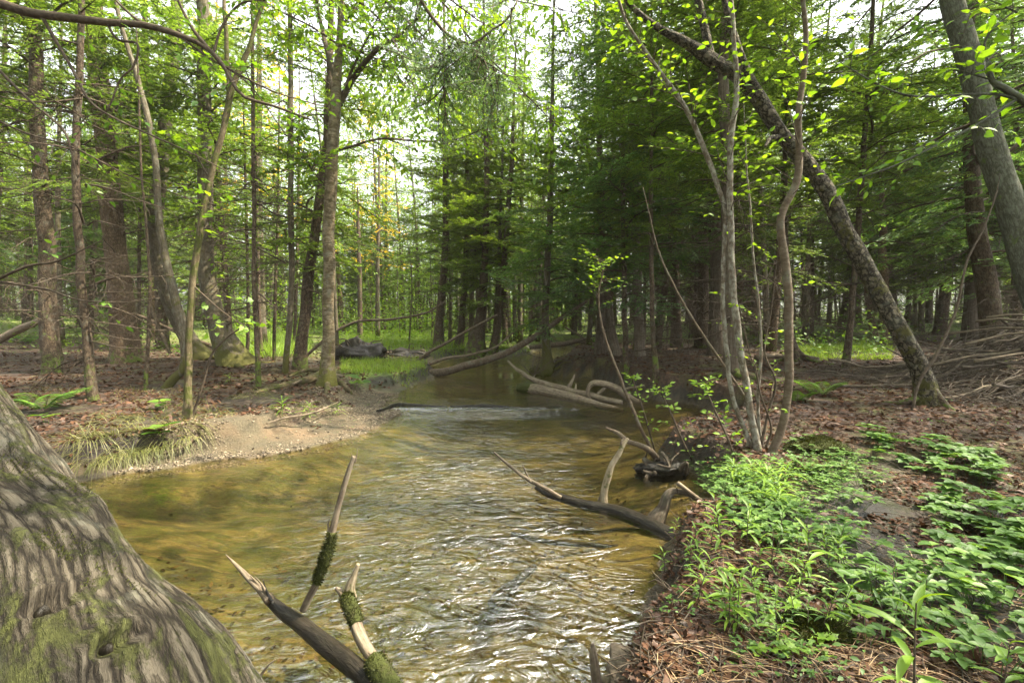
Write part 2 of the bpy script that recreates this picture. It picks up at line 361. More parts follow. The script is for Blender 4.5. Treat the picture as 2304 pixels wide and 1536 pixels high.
# ------------------------------------------------------------ ground and water
for (px, py, r, h) in ((1605, 800, .55, .16), (1560, 830, .5, .10), (1515, 905, .3, .06), (1250, 835, .3, .05), (800, 800, .6, .15)):
    q = Zp(px, py, .3); MOUNDS.append((q[0], q[1], r, h))
def axis(vals): return np.concatenate(vals)
def build_ground():
    xs = axis([-np.geomspace(150, 6.2, 50), np.arange(-6, 6.01, .045), np.geomspace(6.2, 150, 50)])
    ys = axis([np.arange(-6, .3, .3), np.arange(.3, 9, .045), np.geomspace(9.05, 200, 130)])
    X, Y = np.meshgrid(xs, ys); x, y = X.ravel(), Y.ravel(); d = sdf(x, y); z = H(x, y, d)
    nx, ny = len(xs), len(ys)
    i = np.arange(ny-1)[:, None]*nx; j = np.arange(nx-1)[None]
    Fq = np.stack([i+j, i+j+1, i+nx+j+1, i+nx+j], -1).reshape(-1, 4)
    bed = sst((.012-z)/.02)
    nz = fbm(x*1.7, y*1.7, 2)
    left = sst((-x-.0)/.6)*sst((8-y)/1.0)
    sandm = left*sst((.95-d+.3*nz)/.4)*sst((x+3.3)/.4)+sst((.09-z)/.03)*.6
    q = Zp(1440, 1490, .05); sandm = sandm+1.2*np.exp(-((x-q[0])**2+(y-q[1])**2)/.16**2)
    mud = 0*x
    for (px, py, r) in ((1950, 1200, .35), (1780, 1140, .3), (2050, 1260, .4), (1880, 1110, .25), (2230, 1340, .3), (1540, 890, .35), (1490, 1330, .16), (250, 1040, .25), (1600, 950, .3)):
        q = Zp(px, py, .3); mud = np.maximum(mud, np.exp(-((x-q[0])**2+(y-q[1])**2)/r**2)*1.6)
    steep = sst((.16-np.abs(z-.12))/.08)*(1-left*sst((x+2.9)/.3))*sst(d/.02)
    mud = np.clip(np.maximum(mud+.4*nz, steep*.9), 0, 1)*(1-np.clip(sandm*left, 0, 1))
    green = sst((y-10)/4)*(x < 1.4)*sst((x+7)/2)+sst((y-14)/6)*.8+.35*sst((x-1)/1)*sst((4-y)/1.5)
    q = Zp(900, 850, .2); green = green+1.2*np.exp(-((x-q[0])**2+(y-q[1])**2)/1.4**2)
    alg = sst((.3-x)/1.2)*sst((7-y)/1)*(.75+.6*nz)+.45
    dark = 0*x
    for (px, py, rx, ry) in ((1400, 1150, .55, .13), (1130, 1330, .07, .22), (1100, 1180, .4, .09), (1350, 940, .7, .4), (1240, 920, .6, .35), (1180, 1390, .08, .15), (1500, 1190, .4, .12), (1080, 1430, .06, .25)):
        q = Zp(px, py, -.1); dark = np.maximum(dark, np.exp(-((x-q[0])/rx)**2-((y-q[1])/ry)**2+.5*fbm(x*6, y*6, 4)))
    dark = sst((dark-.34)/.25)*.95
    me = mkmesh('ground', np.stack([x, y, z], -1), [Fq], [ground_material()], None, True,
        {'bed': bed, 'sand': np.clip(sandm, 0, 1), 'mud': mud, 'green': np.clip(green, 0, 1), 'algae': np.clip(alg, 0, 1), 'dark': dark})
    tag(link('ground', me), None, None, kind='structure')
    # water
    xs = np.arange(-5, 5.2, .035); ys = np.concatenate([np.arange(.2, 8, .035), np.geomspace(8.05, 26, 150)])
    X, Y = np.meshgrid(xs, ys); x, y = X.ravel(), Y.ravel(); d = sdf(x, y); nx, ny = len(xs), len(ys)
    i = np.arange(ny-1)[:, None]*nx; j = np.arange(nx-1)[None]
    Fq = np.stack([i+j, i+j+1, i+nx+j+1, i+nx+j], -1).reshape(-1, 4); Fq = Fq[d[Fq].max(1) < .35]
    rif = .10+.16*(fbm(x*.9, y*.9, 6)+.3)+.9*np.exp(-((x+.20+.14*(y-2))/(.55+.06*y))**2)*sst((5.6-y)/2.2)*(.75+.5*vnoise(x*1.6, y*1.6, 4))
    cw = Zp(1080, 930); rif = np.maximum(rif, 1.0*np.exp(-((y-cw[1])/.35)**2)*np.exp(-((x-cw[0])/1.3)**2))
    rif = rif*(1-.85*sst((x-.35-.04*y)/.4)*sst((4.6-y)/.5))*(1-.5*sst((-x-.9)/.5))
    zz = .014*rif*(fbm(x*3+.6*vnoise(x, y), y*5, 1.2, 3))+.004*vnoise(x*11, y*14)*rif
    # standing ripples where the stream spills over the sunken log
    cl = Zp(1080, 925); zz = zz+.03*sst((y-cl[1])/.12)*np.exp(-np.clip(y-cl[1], 0, 9)/1.5)
    me = mkmesh('water', np.stack([x, y, zz], -1), [Fq], [water_material()], None, True, {'riffle': np.clip(rif, 0, 1)})
    tag(link('water', me), None, None, kind='structure')
build_ground()
def build_haze():
    x0, x1, y0, y1, z0, z1 = -210, 210, -180, 240, -2.0, 30
    V = [(x, y, z) for z in (z0, z1) for y in (y0, y1) for x in (x0, x1)]
    m, t, out = newmat('air'); v = nd(t, 'ShaderNodeVolumePrincipled', {'Density': .0008, 'Color': (1, .98, .84, 1)}); t.links.new(v.outputs[0], out.inputs[1])
    me = mkmesh('haze', V, [np.array([(0,2,3,1),(4,5,7,6),(0,1,5,4),(2,6,7,3),(0,4,6,2),(1,3,7,5)])], [m], None, False); tag(link('haze', me), None, None, kind='stuff')
build_haze()
# ------------------------------------------------------------ leaf and bough templates
def fan(pts, z=0.0):
    V = [(sum(p[0] for p in pts)/len(pts), 0, z)]+[(p[0], p[1], 0) for p in pts]; n = len(pts)
    return np.array(V, float), np.array([(0, 1+i, 1+(i+1) % n) for i in range(n)])
LEAF = (np.array([(0,0,0),(.3,.24,.05),(.3,-.24,.05),(.34,0,0),(.68,.19,.02),(.68,-.19,.02),(.7,0,-.03),(1,0,-.12)], float),
        [(np.array([(0,3,1),(0,2,3),(4,6,7),(6,5,7)]), 0), (np.array([(1,3,6,4),(3,2,5,6)]), 0)])
RHOMB = (np.array([(0,0,0),(.5,.27,.03),(1,0,-.05),(.5,-.27,.03)], float), [(np.array([(0,3,2,1)]), 0)])
mv, mf = fan([(0,0),(.12,-.2),(.02,-.52),(.34,-.36),(.52,-.46),(.6,-.22),(1,0),(.6,.22),(.52,.46),(.34,.36),(.02,.52),(.12,.2)], .04)
MAPLE = (mv, [(mf, 0)])
NEEDLE = (np.array([(0,-.5,0),(1,-.35,0),(1,.35,0),(0,.5,0)], float), [(np.array([(0,1,2,3)]), 0)])
def remat(tm, m): return (tm[0], [(f, m) for f, _ in tm[1]])

def hem_bough(rng, nleaf=950, droop=.22, bare=False, wide=.42):
    """flat spray along +X, unit length; slot 0 needles, slot 1 wood"""
    mb = MB(); n = 9; t = np.linspace(0, 1, n)
    ax = np.stack([t, .05*np.sin(t*5+rng.rand()*6), -droop*t**2+.06*t+.02*np.sin(t*7)], -1)
    mb.tube(ax, .011*(1-t)+.002, 4, 1, False)
    nt_ = 20 if not bare else 13; segs = []
    for i in range(nt_):
        s = .06+.92*i/nt_+rng.randn()*.01; side = 1 if i % 2 else -1
        a = np.array([np.interp(s, t, ax[:, k]) for k in range(3)])
        L = (wide*(1-s)**.75+.10)*rng.uniform(.7, 1.1); an = side*rng.uniform(.75, 1.15)
        dr = np.array([math.cos(an), math.sin(an), rng.uniform(-.3, .12) if not bare else rng.uniform(-.6, .3)])
        u = np.linspace(0, 1, 4)[:, None]; seg = a+dr*L*u+np.array([0, 0, -.10*L])*u**2
        if bare: seg[1:] += rng.randn(3, 3)*.012
        mb.tube(seg, np.linspace(.0035, .001, 4), 3, 1, False); segs.append((a, dr, L))
        if bare and rng.rand() < .6:
            b = seg[2]; d2 = dr+rng.randn(3)*.5; mb.tube(np.array([b, b+d2*L*.3, b+d2*L*.5]), [.002, .0015, .0008], 3, 1, False)
    segs.append((ax[3], ax[-1]-ax[3], 1.0))
    if not bare:
        w_ = np.array([s[2] for s in segs]); k = rng.choice(len(segs), nleaf, p=w_/w_.sum()); s = rng.rand(nleaf)
        A = np.array([segs[i][0] for i in k]); D = np.array([segs[i][1] for i in k]); L = w_[k]
        L[k == len(segs)-1] = .72; D[k == len(segs)-1] /= 1.0
        pos = A+D*(L*s)[:, None]; pos[:, 2] -= .10*L*s**2
        side = rng.choice([-1, 1], nleaf)*rng.uniform(.5, 1.1, nleaf); th = np.arctan2(D[:, 1], D[:, 0])+side
        xd = np.stack([np.cos(th), np.sin(th), rng.uniform(-.45, .1, nleaf)], -1)
        ln = rng.uniform(.025, .06, nleaf); sc = np.stack([ln, np.full(nleaf, .0105), np.ones(nleaf)], -1)
        up = np.array([0, 0, 1.])+rng.randn(nleaf, 3)*.35
        mb.inst(*NEEDLE, frames(pos, xd, up, sc))
    return mb
def combine(mb, src, T):
    """instance MB src by transforms T"""
    V = np.concatenate(src.V); tf = []
    for k in (3, 4):
        if src.P[k]:
            Fk = np.concatenate(src.P[k]); Mk = np.concatenate(src.M[k])
            for m in np.unique(Mk): tf.append((Fk[Mk == m], m))
    mb.inst(V, tf, T)
rg = RS(11)
BOUGHS = [hem_bough(rg) for _ in range(4)]; BARE = [hem_bough(rg, bare=True) for _ in range(3)]
BOUGHS_S = [hem_bough(rg, 300, .3) for _ in range(3)]

def hem_crown(name, rng, ht, z0, n, Lmax, leafm, top=.5, bare_n=26, bz=(.6, 3.0), src=BOUGHS, slope=(-.25, .25)):
    mb = MB()
    z = z0+(ht-z0)*np.sort(rng.rand(n))**1.05; u = (z-z0)/(ht-z0)
    L = Lmax*np.clip(1-u**1.6, .12, 1)*rng.uniform(.55, 1.1, n)*np.clip(.55+u*3, .5, 1)
    az = np.arange(n)*2.4+rng.rand(n)*1.2; el = rng.uniform(*slope, n)+.25*u
    xd = np.stack([np.cos(az)*np.cos(el), np.sin(az)*np.cos(el), np.sin(el)], -1)
    pos = np.stack([0*z, 0*z, z], -1); T = frames(pos, xd, np.array([0, 0, 1.]), L, rng.uniform(-.35, .35, n))
    k = rng.randint(len(src), size=n)
    for i in range(len(src)): combine(mb, src[i], T[k == i])
    if bare_n:
        z = rng.uniform(*bz, bare_n); az = rng.rand(bare_n)*6.28; el = rng.uniform(-.35, .35, bare_n)
        xd = np.stack([np.cos(az)*np.cos(el), np.sin(az)*np.cos(el), np.sin(el)], -1)
        T = frames(np.stack([0*z, 0*z, z], -1), xd, np.array([0, 0, 1.]), rng.uniform(.5, 1.5, bare_n), rng.uniform(-2, 2, bare_n)); k = rng.randint(3, size=bare_n)
        for i in range(3): combine(mb, BARE[i], T[k == i])
    return mb.mesh(name, [leafm, M_twig], False)

def twigs_on(mb, path, rng, n, tw=(.25, .7), leaf=.06, per=7, droop=.3, tmpl=LEAF, spread=1.0, s0=.15, m_leaf=0, m_wood=1, wr=.003, upb=.15, flat=.45, wseg=4):
    """side twigs along a path, each carrying alternate leaves"""
    P = spline(path, 60) if len(path) < 30 else np.asarray(path); m_ = len(P)
    pos = []; xd = []
    for i in range(n):
        s = s0+(1-s0)*(i+rng.rand())/n; a = P[min(int(s*(m_-1)), m_-1)]; tg = P[min(int(s*(m_-1))+1, m_-1)]-P[max(int(s*(m_-1))-1, 0)]; tg = tg/(np.linalg.norm(tg)+1e-9)
        d = rng.randn(3); d -= tg*(d@tg); d /= np.linalg.norm(d)+1e-9; d[2] = d[2]*.5+upb; d = d*spread+tg*rng.uniform(.3, .9); d /= np.linalg.norm(d)
        L = rng.uniform(*tw)*(1.1-.5*s); u = np.linspace(0, 1, 6)[:, None]
        bend = rng.randn(3)*.12; q = a+d*L*u+(np.array([0, 0, -droop])*L+bend*L)*u**2
        mb.tube(q, np.linspace(wr*min(1.5, L*2+.4), .0008, 6), wseg, m_wood, False)
        uu = (np.arange(per)+.7)/per; uu = .2+.8*uu; pp = np.stack([np.interp(uu, u[:, 0], q[:, k]) for k in range(3)], -1)
        tgv = q[-1]-q[0]; tgv /= np.linalg.norm(tgv)+1e-9; sdv = np.cross([0, 0, 1], tgv); sdv /= np.linalg.norm(sdv)+1e-9
        sg = np.where(np.arange(per) % 2, 1, -1)[:, None]
        x = tgv*.6+sdv*sg*rng.uniform(.6, 1.1, (per, 1))+np.array([0, 0, -1])*rng.uniform(-.05, droop*1.5+.1, (per, 1))+rng.randn(per, 3)*.15
        x[-1] = tgv+np.array([0, 0, -.15]); pos.append(pp); xd.append(x)
    pos = np.concatenate(pos); xd = np.concatenate(xd); N = len(pos)
    mb.inst(tmpl[0], [(f, m_leaf) for f, _ in tmpl[1]], frames(pos, xd, np.array([0, 0, 1.])+rng.randn(N, 3)*flat, leaf*rng.uniform(.6, 1.15, N)))

def dec_crown(name, rng, ht, z0, nl, L, leafm, leaf=.07, per=8, tw=7, lift=.5, tmpl=RHOMB, droop=.25):
    mb = MB()
    for i in range(nl):
        u = (i+rng.rand())/nl; z = z0+(ht-z0)*u; az = i*2.4+rng.rand(); Li = L*(1-.6*u)*rng.uniform(.6, 1.1)
        s = np.linspace(0, 1, 6)[:, None]; d = np.array([math.cos(az), math.sin(az), lift*rng.uniform(.2, 1.2)])
        p = np.array([0, 0, z])+d*Li*s+np.array([0, 0, -.25*Li])*s**2+np.vstack([[0, 0, 0], rng.randn(5, 3)*.03*Li])
        mb.tube(p, np.linspace(.008+.006*Li, .002, 6), 4, 1, False)
        twigs_on(mb, p, rng, tw, (.25*Li+.1, .5*Li+.15), leaf, per, droop, tmpl, wseg=3)
    return mb.mesh(name, [leafm, M_twig], False)

# ------------------------------------------------------------ trunks that the photograph shows one by one
def trunk_from_pixels(px, base=None, extend=0.0, dz=-.08, wig=.0, depth_lean=0.0, d=None):
    """px: list of (x, y, width), base first; placed at the depth where the base stands"""
    b = G(px[0][0], px[0][1]) if base is None else np.array(base); dep = d or float(b[1]*cp-(b[2]-CAMZ)*sp)
    pts = []; rad = []
    for i, (x, y, w_) in enumerate(px):
        dd = dep+depth_lean*(px[0][1]-y)/700
        pts.append(W(x, y, dd)); rad.append(w_/2*dd/F/math.sqrt(1+((x-1152)/F)**2))
    pts[0] = b.copy() if base is None and d is None else pts[0]
    if d: pts[0] = pts[0].copy(); k_ = pts[0][2]-float(H(pts[0][0], pts[0][1])[0]); sl = (pts[1]-pts[0])/(pts[1][2]-pts[0][2]); pts[0] = pts[0]-sl*k_
    foot = pts[0].copy(); foot[2] -= .12; foot[:2] -= (pts[1]-pts[0])[:2]*min(1, .12/(abs(pts[1][2]-pts[0][2])+.05))
    pts = [foot]+pts; rad = [rad[0]*1.05]+rad
    if extend:
        dv = pts[-1]-pts[-2]; dv /= np.linalg.norm(dv); dv = dv*.6+np.array([0, 0, .4]); dv /= np.linalg.norm(dv)
        for k in (1, 2): pts.append(pts[-1]+dv*extend/2); rad.append(rad[-1]*.62)
    n = max(30, int(len(pts)*9)); P = spline(pts, n)
    rr = np.interp(np.linspace(0, len(pts)-1, n), np.arange(len(pts)), rad)
    return P, rr
def make_trunk(name, label, cat, mat, px, extend=5, seg=20, rough=.07, flare=.25, group=None, part='trunk', **kw):
    P, r = trunk_from_pixels(px, extend=extend, **kw); base = P[0].copy(); base[2] += .12
    root = thing(name, label, cat, tuple(base), 0, group); mb = MB(); seed = (px[0][0]*.37) % 50
    # small irregular wander so the stem is not ruled
    n = len(P); L = np.concatenate([[0], np.cumsum(np.linalg.norm(np.diff(P, axis=0), axis=1))])/(8*r.mean()); P = P+np.stack([.25*r*vnoise(L+seed, 3.1), .25*r*vnoise(L, seed), 0*r], -1)
    mb.tube(P-base, r, seg, 0, True, rough, seed, flare)
    mb.obj(part, [mat], root); return root, P, r
CROWNS = {}
rg = RS(21)
for i in range(3): CROWNS['high%d' % i] = hem_crown('high_crown', rg, 14, 3.2, 62, 2.6, L_hem, bare_n=34, bz=(.8, 3.6), slope=(-.1, .35))
for i in range(4): CROWNS['low%d' % i] = hem_crown('low_crown', rg, 13, 1.7, 74, 2.7, L_blue if i < 2 else L_hem, bare_n=16, bz=(.4, 2.2))
for i in range(3): CROWNS['ygr%d' % i] = hem_crown('sunlit_crown', rg, 12, 2.0, 58, 2.2, L_ygr, bare_n=14, bz=(.5, 2.5))
for i in range(2): CROWNS['bare%d' % i] = hem_crown('bare_crown', rg, 9, 4.2, 18, 1.5, L_hem, bare_n=44, bz=(.7, 5.0), src=BOUGHS_S)
for i in range(3): CROWNS['lime%d' % i] = dec_crown('leafy_crown', rg, 7.5, 1.6, 22, 1.6, L_lime, .085)
for i in range(2): CROWNS['sap%d' % i] = dec_crown('sapling_crown', rg, 4.2, .9, 15, .9, L_lime, .07, 7, 5)
for i in range(3): CROWNS['hi%d' % i] = dec_crown('leafy_crown', rg, 12, 3.4, 36, 2.2, L_lime if i < 2 else L_ygr, .10, 9, 8)
for i in range(2): CROWNS['mid%d' % i] = dec_crown('green_crown', rg, 9, 2.4, 24, 1.9, L_mid, .09)
CROWNS['gold'] = dec_crown('golden_crown', rg, 12, 3.5, 34, 2.3, L_yel, .11, 9, 8)
def add_crown(root, key, P=None, sc=1.0, rz=0.0, sink=0.0):
    o = link('crown', CROWNS[key], root); o.scale = (sc, sc, sc)
    if P is not None:   # lean with the trunk
        v = P[int(len(P)*.75)]-P[1]; v = v/np.linalg.norm(v); q = mathutils.Vector(v).to_track_quat('Z', 'Y'); 
        o.rotation_euler = (q @ mathutils.Euler((0, 0, rz)).to_quaternion()).to_euler()
    else: o.rotation_euler = (0, 0, rz)
    o.location = (0, 0, -sink); return o

T = {}
def tk(key, *a, crown=None, csc=1.0, crz=0.0, **k):
    r, P, rr = make_trunk(*a, **k); T[key] = (r, P, rr)
    if crown: add_crown(r, crown, P, csc, crz)
# left bank
tk('t1', 'hemlock_tree', 'dark straight hemlock near the left edge whose foot stands behind a feathery seedling', 'tree', M_hem,
   [(122,838,50),(112,700,45),(103,540,42),(92,380,38),(80,200,36),(73,20,34)], crown='high0', crz=1, extend=6)
tk('t2', 'hemlock_tree', 'slim dark hemlock second from the left edge, its foot nearest the grassy bank', 'tree', M_hem,
   [(208,900,28),(198,790,26),(184,650,24),(176,520,22),(172,330,19),(178,150,18),(182,10,17)], crown='bare0', crz=2, csc=.8, extend=4, flare=.1)
tk('t3', 'hemlock_tree', 'stout reddish brown hemlock, the thickest upright trunk on the left bank', 'tree', M_red,
   [(286,815,72),(275,700,60),(262,570,56),(250,440,54),(235,300,50),(220,150,47),(210,10,45)], crown='high1', crz=3, extend=6)
tk('t4a', 'crooked_tree', 'grey leaning tree whose foot kicks out to the left like a bent mossy leg', 'tree', M_grey,
   [(374,872,26),(392,850,24),(411,826,20),(414,770,21),(398,700,22),(380,610,21),(360,510,19),(348,350,16),(318,205,14),(285,100,12),(262,10,11)], flare=.02, extend=3, seg=14)
tk('t4b', 'leaning_tree', 'brown tree with a swept base covered in golden moss, behind the bent grey stem', 'tree', M_grey,
   [(462,808,58),(430,770,42),(398,715,40),(372,640,40),(356,540,38),(358,400,36),(372,270,32),(386,130,30),(396,0,28)], crown='bare1', crz=1, extend=5, flare=.15)
tk('t5', 'leaning_tree', 'grey brown tree with a curved mossy foot, standing left of the meadow', 'tree', M_grey,
   [(520,820,78),(497,760,56),(480,700,46),(467,620,40),(462,500,37),(461,350,34),(460,180,32),(456,10,30)], crown='high2', crz=4, csc=.9, extend=5, flare=.3)
r6 = make_trunk('mossy_tree', 'thin dark moss covered tree standing at the brink of the left bank', 'tree', M_mossy,
   [(421,942,24),(424,850,19),(425,760,17),(432,640,17),(447,540,17),(470,410,16),(500,300,15),(516,225,14),(512,130,11),(505,20,9),(500,-80,7)], extend=.6, seg=14, flare=.08)
T['t6'] = r6
tk('t7', 'thin_tree', 'pencil thin brown stem on the left bank before the leaning trees', 'tree', M_hem,
   [(328,878,11),(333,760,9),(337,640,8),(330,520,7),(318,380,6),(312,200,5)], extend=1, seg=10, flare=.03)
tk('t7b', 'thin_tree', 'straight narrow trunk just right of the stout reddish hemlock', 'tree', M_hem,
   [(314,782,10),(313,640,9),(314,500,9),(318,300,8),(322,100,7)], crown='bare0', csc=.8, extend=2, seg=10, flare=.05)
tk('t8', 'thin_tree', 'slender upright tree with a lichen spotted foot left of the mossy roots', 'tree', M_hem,
   [(583,870,14),(577,760,12),(572,620,11),(571,450,10),(569,300,9),(568,120,8)], extend=3, seg=12, flare=.05, crown='bare1', csc=.7)
tk('t8b', 'thin_tree', 'narrow brown stem close behind the lichen spotted slender tree', 'tree', M_hem,
   [(588,800,9),(583,690,8),(580,560,8),(578,420,7),(580,250,6)], extend=3, seg=10, flare=.04)
tk('t9', 'birch_tree', 'golden brown birch rising from spreading mossy roots beside the bright grass', 'tree', M_birch,
   [(735,868,46),(738,820,32),(741,740,26),(738,620,27),(740,500,28),(744,380,28),(752,270,26),(758,170,20),(765,60,15),(770,-60,12)], extend=2, seg=22, flare=.22)
tk('t10', 'leaning_tree', 'brown tree leaning right just left of the golden birch', 'tree', M_hem,
   [(676,830,30),(685,730,26),(694,620,25),(708,520,23),(722,420,20),(735,300,18),(742,150,16)], extend=4, crown='ygr0', csc=.9, seg=16)
tk('t11', 'pale_tree', 'straight pale brown trunk left of the leaning pair near the meadow', 'tree', M_grey,
   [(641,840,15),(650,740,14),(656,620,14),(655,480,14),(654,300,13),(653,100,12)], extend=5, seg=14, crown='lime0', csc=1.1, flare=.08)
tk('t11b', 'thin_tree', 'thin dark stem running up between the pale trunk and the leaning brown tree', 'tree', M_hem,
   [(662,780,8),(667,640,8),(670,500,7),(673,350,6)], extend=3, seg=10, flare=.04)
tk('t12', 'thin_tree', 'thin dark stem at the left border of the sunny meadow', 'tree', M_hem,
   [(557,812,9),(558,690,8),(556,560,7),(552,400,6)], extend=3, seg=10, flare=.04, crown='lime1', csc=.8)
tk('t12b', 'thin_tree', 'thin dark stem in the sunny meadow left of the pale brown trunk', 'tree', M_hem,
   [(616,812,9),(618,700,8),(622,580,7),(626,450,6)], extend=3, seg=10, flare=.04, crown='lime2', csc=.7)
tk('t14', 'thin_tree', 'dark young tree rising behind the upturned root mound', 'tree', M_hem,
   [(812,765,14),(810,700,11),(808,600,10),(806,500,8)], extend=1.5, seg=10, flare=.08)
tk('t15', 'hemlock_tree', 'dark hemlock leaning slightly right beside the far stream bend, leftmost of its row', 'tree', M_hem,
   [(986,782,26),(991,720,18),(997,620,16),(1003,500,15),(1003,360,13),(1001,220,11)], extend=4, crown='ygr1', csc=.95, seg=14)
tk('t16', 'hemlock_tree', 'slim dark hemlock second in the row at the far stream bend', 'tree', M_hem,
   [(1032,782,20),(1040,700,14),(1048,600,12),(1052,460,11),(1050,320,9)], extend=4, crown='low2', csc=.8, crz=2, seg=14)
tk('t17', 'hemlock_tree', 'dark hemlock with a wide swollen foot at the far stream bend', 'tree', M_hem,
   [(1072,795,44),(1078,740,28),(1086,660,20),(1092,560,15),(1095,430,13),(1092,280,11)], extend=4, crown='ygr2', csc=.95, crz=4, seg=16, flare=.3)
tk('t18', 'hemlock_tree', 'dark hemlock leaning right, last of the row before the arched log', 'tree', M_hem,
   [(1108,800,22),(1120,720,16),(1130,620,14),(1142,500,12),(1150,380,10)], extend=4, crown='low3', csc=.8, crz=5, seg=14)
tk('t19', 'hemlock_tree', 'lone hemlock standing in the shallows with exposed roots right of the arched log', 'tree', M_grey,
   [(1232,838,36),(1228,790,20),(1227,720,17),(1230,620,15),(1236,500,14),(1240,360,12)], extend=4, crown='low0', csc=.62, crz=1, seg=16, flare=.2)
# right bank
for k, a in enumerate([([(1352,796,26),(1352,740,20),(1350,660,18),(1348,520,16)], 'grey trunk nearest the far water on the right bank', 'hi2', .9),
    ([(1384,800,24),(1372,720,19),(1362,620,17),(1355,500,15)], 'left leaning grey trunk on the right bank beside the far water', 'ygr2', .9),
    ([(1412,838,13),(1406,740,12),(1404,620,11),(1402,480,10)], 'thin dark trunk at the water edge of the right bank', 'low0', .7),
    ([(1438,800,24),(1434,700,22),(1432,580,20),(1430,440,18)], 'dark upright trunk standing on the brown needle bank', 'ygr1', .95),
    ([(1477,852,14),(1470,760,11),(1466,640,11),(1465,500,10)], 'slender brown trunk with its foot on the brow of the brown needle bank', 'high0', .6),
    ([(1520,766,20),(1517,660,17),(1515,540,15)], 'dark trunk, left one of the pair behind the brown needle bank', 'hi0', 1.0),
    ([(1572,772,22),(1571,660,19),(1570,520,17)], 'brown trunk with a mossy foot, right one of the pair behind the brown needle bank', 'low3', .9)]):
    tk('r%d' % k, 'hemlock_tree', a[1], 'tree', M_cedar if k in (0, 1, 3) else M_hem, a[0], extend=5, crown=a[2], csc=a[3], crz=k*1.3, seg=14)
tk('t21a', 'cedar_tree', 'tall stringy barked cedar behind the mottled saplings, rear one of two', 'tree', M_cedar,
   [(1612,800,40),(1613,700,34),(1612,600,32),(1607,450,33),(1600,300,34),(1590,150,36),(1578,0,38)], extend=5, crown='high0', csc=.95, crz=2, flare=.2)
tk('t21b', 'cedar_tree', 'stringy barked cedar directly behind the mottled saplings, front one of two', 'tree', M_cedar,
   [(1648,850,40),(1643,760,32),(1638,650,30),(1636,500,28),(1634,350,26),(1630,150,24)], extend=3, crown='high2', csc=.75, crz=5, flare=.15)
tk('t23', 'cherry_tree', 'leaning tree with dark scaly bark slanting across the right bank', 'tree', M_cherry,
   [(2092,908,66),(2072,840,52),(2030,750,46),(1980,665,44),(1915,545,44),(1860,440,42),(1805,360,40),(1755,300,34),(1700,215,36),(1655,165,34),(1600,132,36),(1540,95,24),(1480,62,17),(1425,18,13),(1380,-40,10)], extend=.8, seg=26, rough=.13, flare=.05, depth_lean=.3)
tk('t24', 'maple_tree', 'big pale grey trunk leaning in from the right edge', 'tree', M_pale,
   [(2420,880,92),(2362,760,84),(2312,600,78),(2262,430,72),(2205,240,66),(2165,80,60),(2140,-20,56)], extend=4, seg=28, crown='mid0', csc=1.2, crz=1, flare=.2, d=5.6)
tk('t25', 'hemlock_tree', 'dark hemlock trunk standing behind the brush pile', 'tree', M_hem,
   [(2232,735,62),(2215,640,52),(2196,520,46),(2185,400,40),(2180,250,36)], extend=5, crown='low0', csc=1.0, crz=3, d=7.6)
tk('t26', 'hemlock_tree', 'straight thin hemlock alone on the open brown ground right of centre', 'tree', M_hem,
   [(1902,828,19),(1914,720,16),(1924,600,15),(1936,430,14),(1950,250,13),(1962,60,11)], extend=4, crown='high1', csc=.8, crz=2, seg=14)
tk('t27', 'hemlock_tree', 'brown trunk in the back of the right bank, seen right of the lone thin hemlock', 'tree', M_red,
   [(1992,772,22),(1990,660,21),(1986,540,19)], extend=5, crown='low2', csc=.9, crz=2, seg=14)
tk('t27b', 'hemlock_tree', 'slim trunk partly hidden behind the leaning scaly tree', 'tree', M_red,
   [(1968,760,18),(1955,690,16),(1948,600,14),(1945,480,13)], extend=5, crown='low3', csc=.9, crz=1, seg=14)
tk('t28', 'hemlock_tree', 'trunk with a mossy buttress root between the saplings and the lone thin hemlock', 'tree', M_hem,
   [(1795,812,30),(1782,770,18),(1772,700,14),(1768,560,12),(1766,400,11)], extend=4, crown='high0', csc=.8, crz=5, seg=14)
tk('t28b', 'hemlock_tree', 'dark short seen trunk left of the curved brown sapling in the background', 'tree', M_hem,
   [(1700,745,24),(1702,660,19),(1703,560,17)], extend=5, crown='low1', csc=.9, crz=4, seg=14)

# forks, side limbs and leaves of single trees
def part_tube(root, P, r, name, mats, seg=10, rough=.05, seed=0, leaves=None):
    b = np.array(root.location); mb = MB(); mb.tube(np.asarray(P)-b, r, seg, 0 if leaves is None else 1, True, rough, seed)
    if leaves: leaves(mb, np.asarray(P)-b)
    return mb.obj(name, mats, root, leaves is None)
def pxpath(pts, d, n=30):
    """(x, y[, extra depth]) pixels at depth d"""
    return spline([W(p[0], p[1], d+(p[2] if len(p) > 2 else 0)) for p in pts], n)
def depth_of(key): b = T[key][1][2]; return float(b[1]*cp-(b[2]-CAMZ)*sp)
d6 = depth_of('t6'); d9 = depth_of('t9')
rg = RS(33)
part_tube(T['t6'][0], pxpath([(514,228),(535,165),(560,110),(580,40),(610,-30)], d6), np.linspace(.030, .012, 30), 'limb', [M_mossy])
for pts in ([(500,270),(520,200),(560,150),(610,130)], [(470,400),(430,330),(395,300)], [(510,200),(470,140),(420,110)], [(440,560),(470,480),(480,410)], [(432,640),(500,700),(560,740)]):
    part_tube(T['t6'][0], pxpath(pts, d6), np.linspace(.008, .002, 30), 'twig', [L_lime, M_twig], 5,
              leaves=lambda mb, P: twigs_on(mb, P, rg, 7, (.15, .35), .075, 4, .25, MAPLE, wr=.0025))
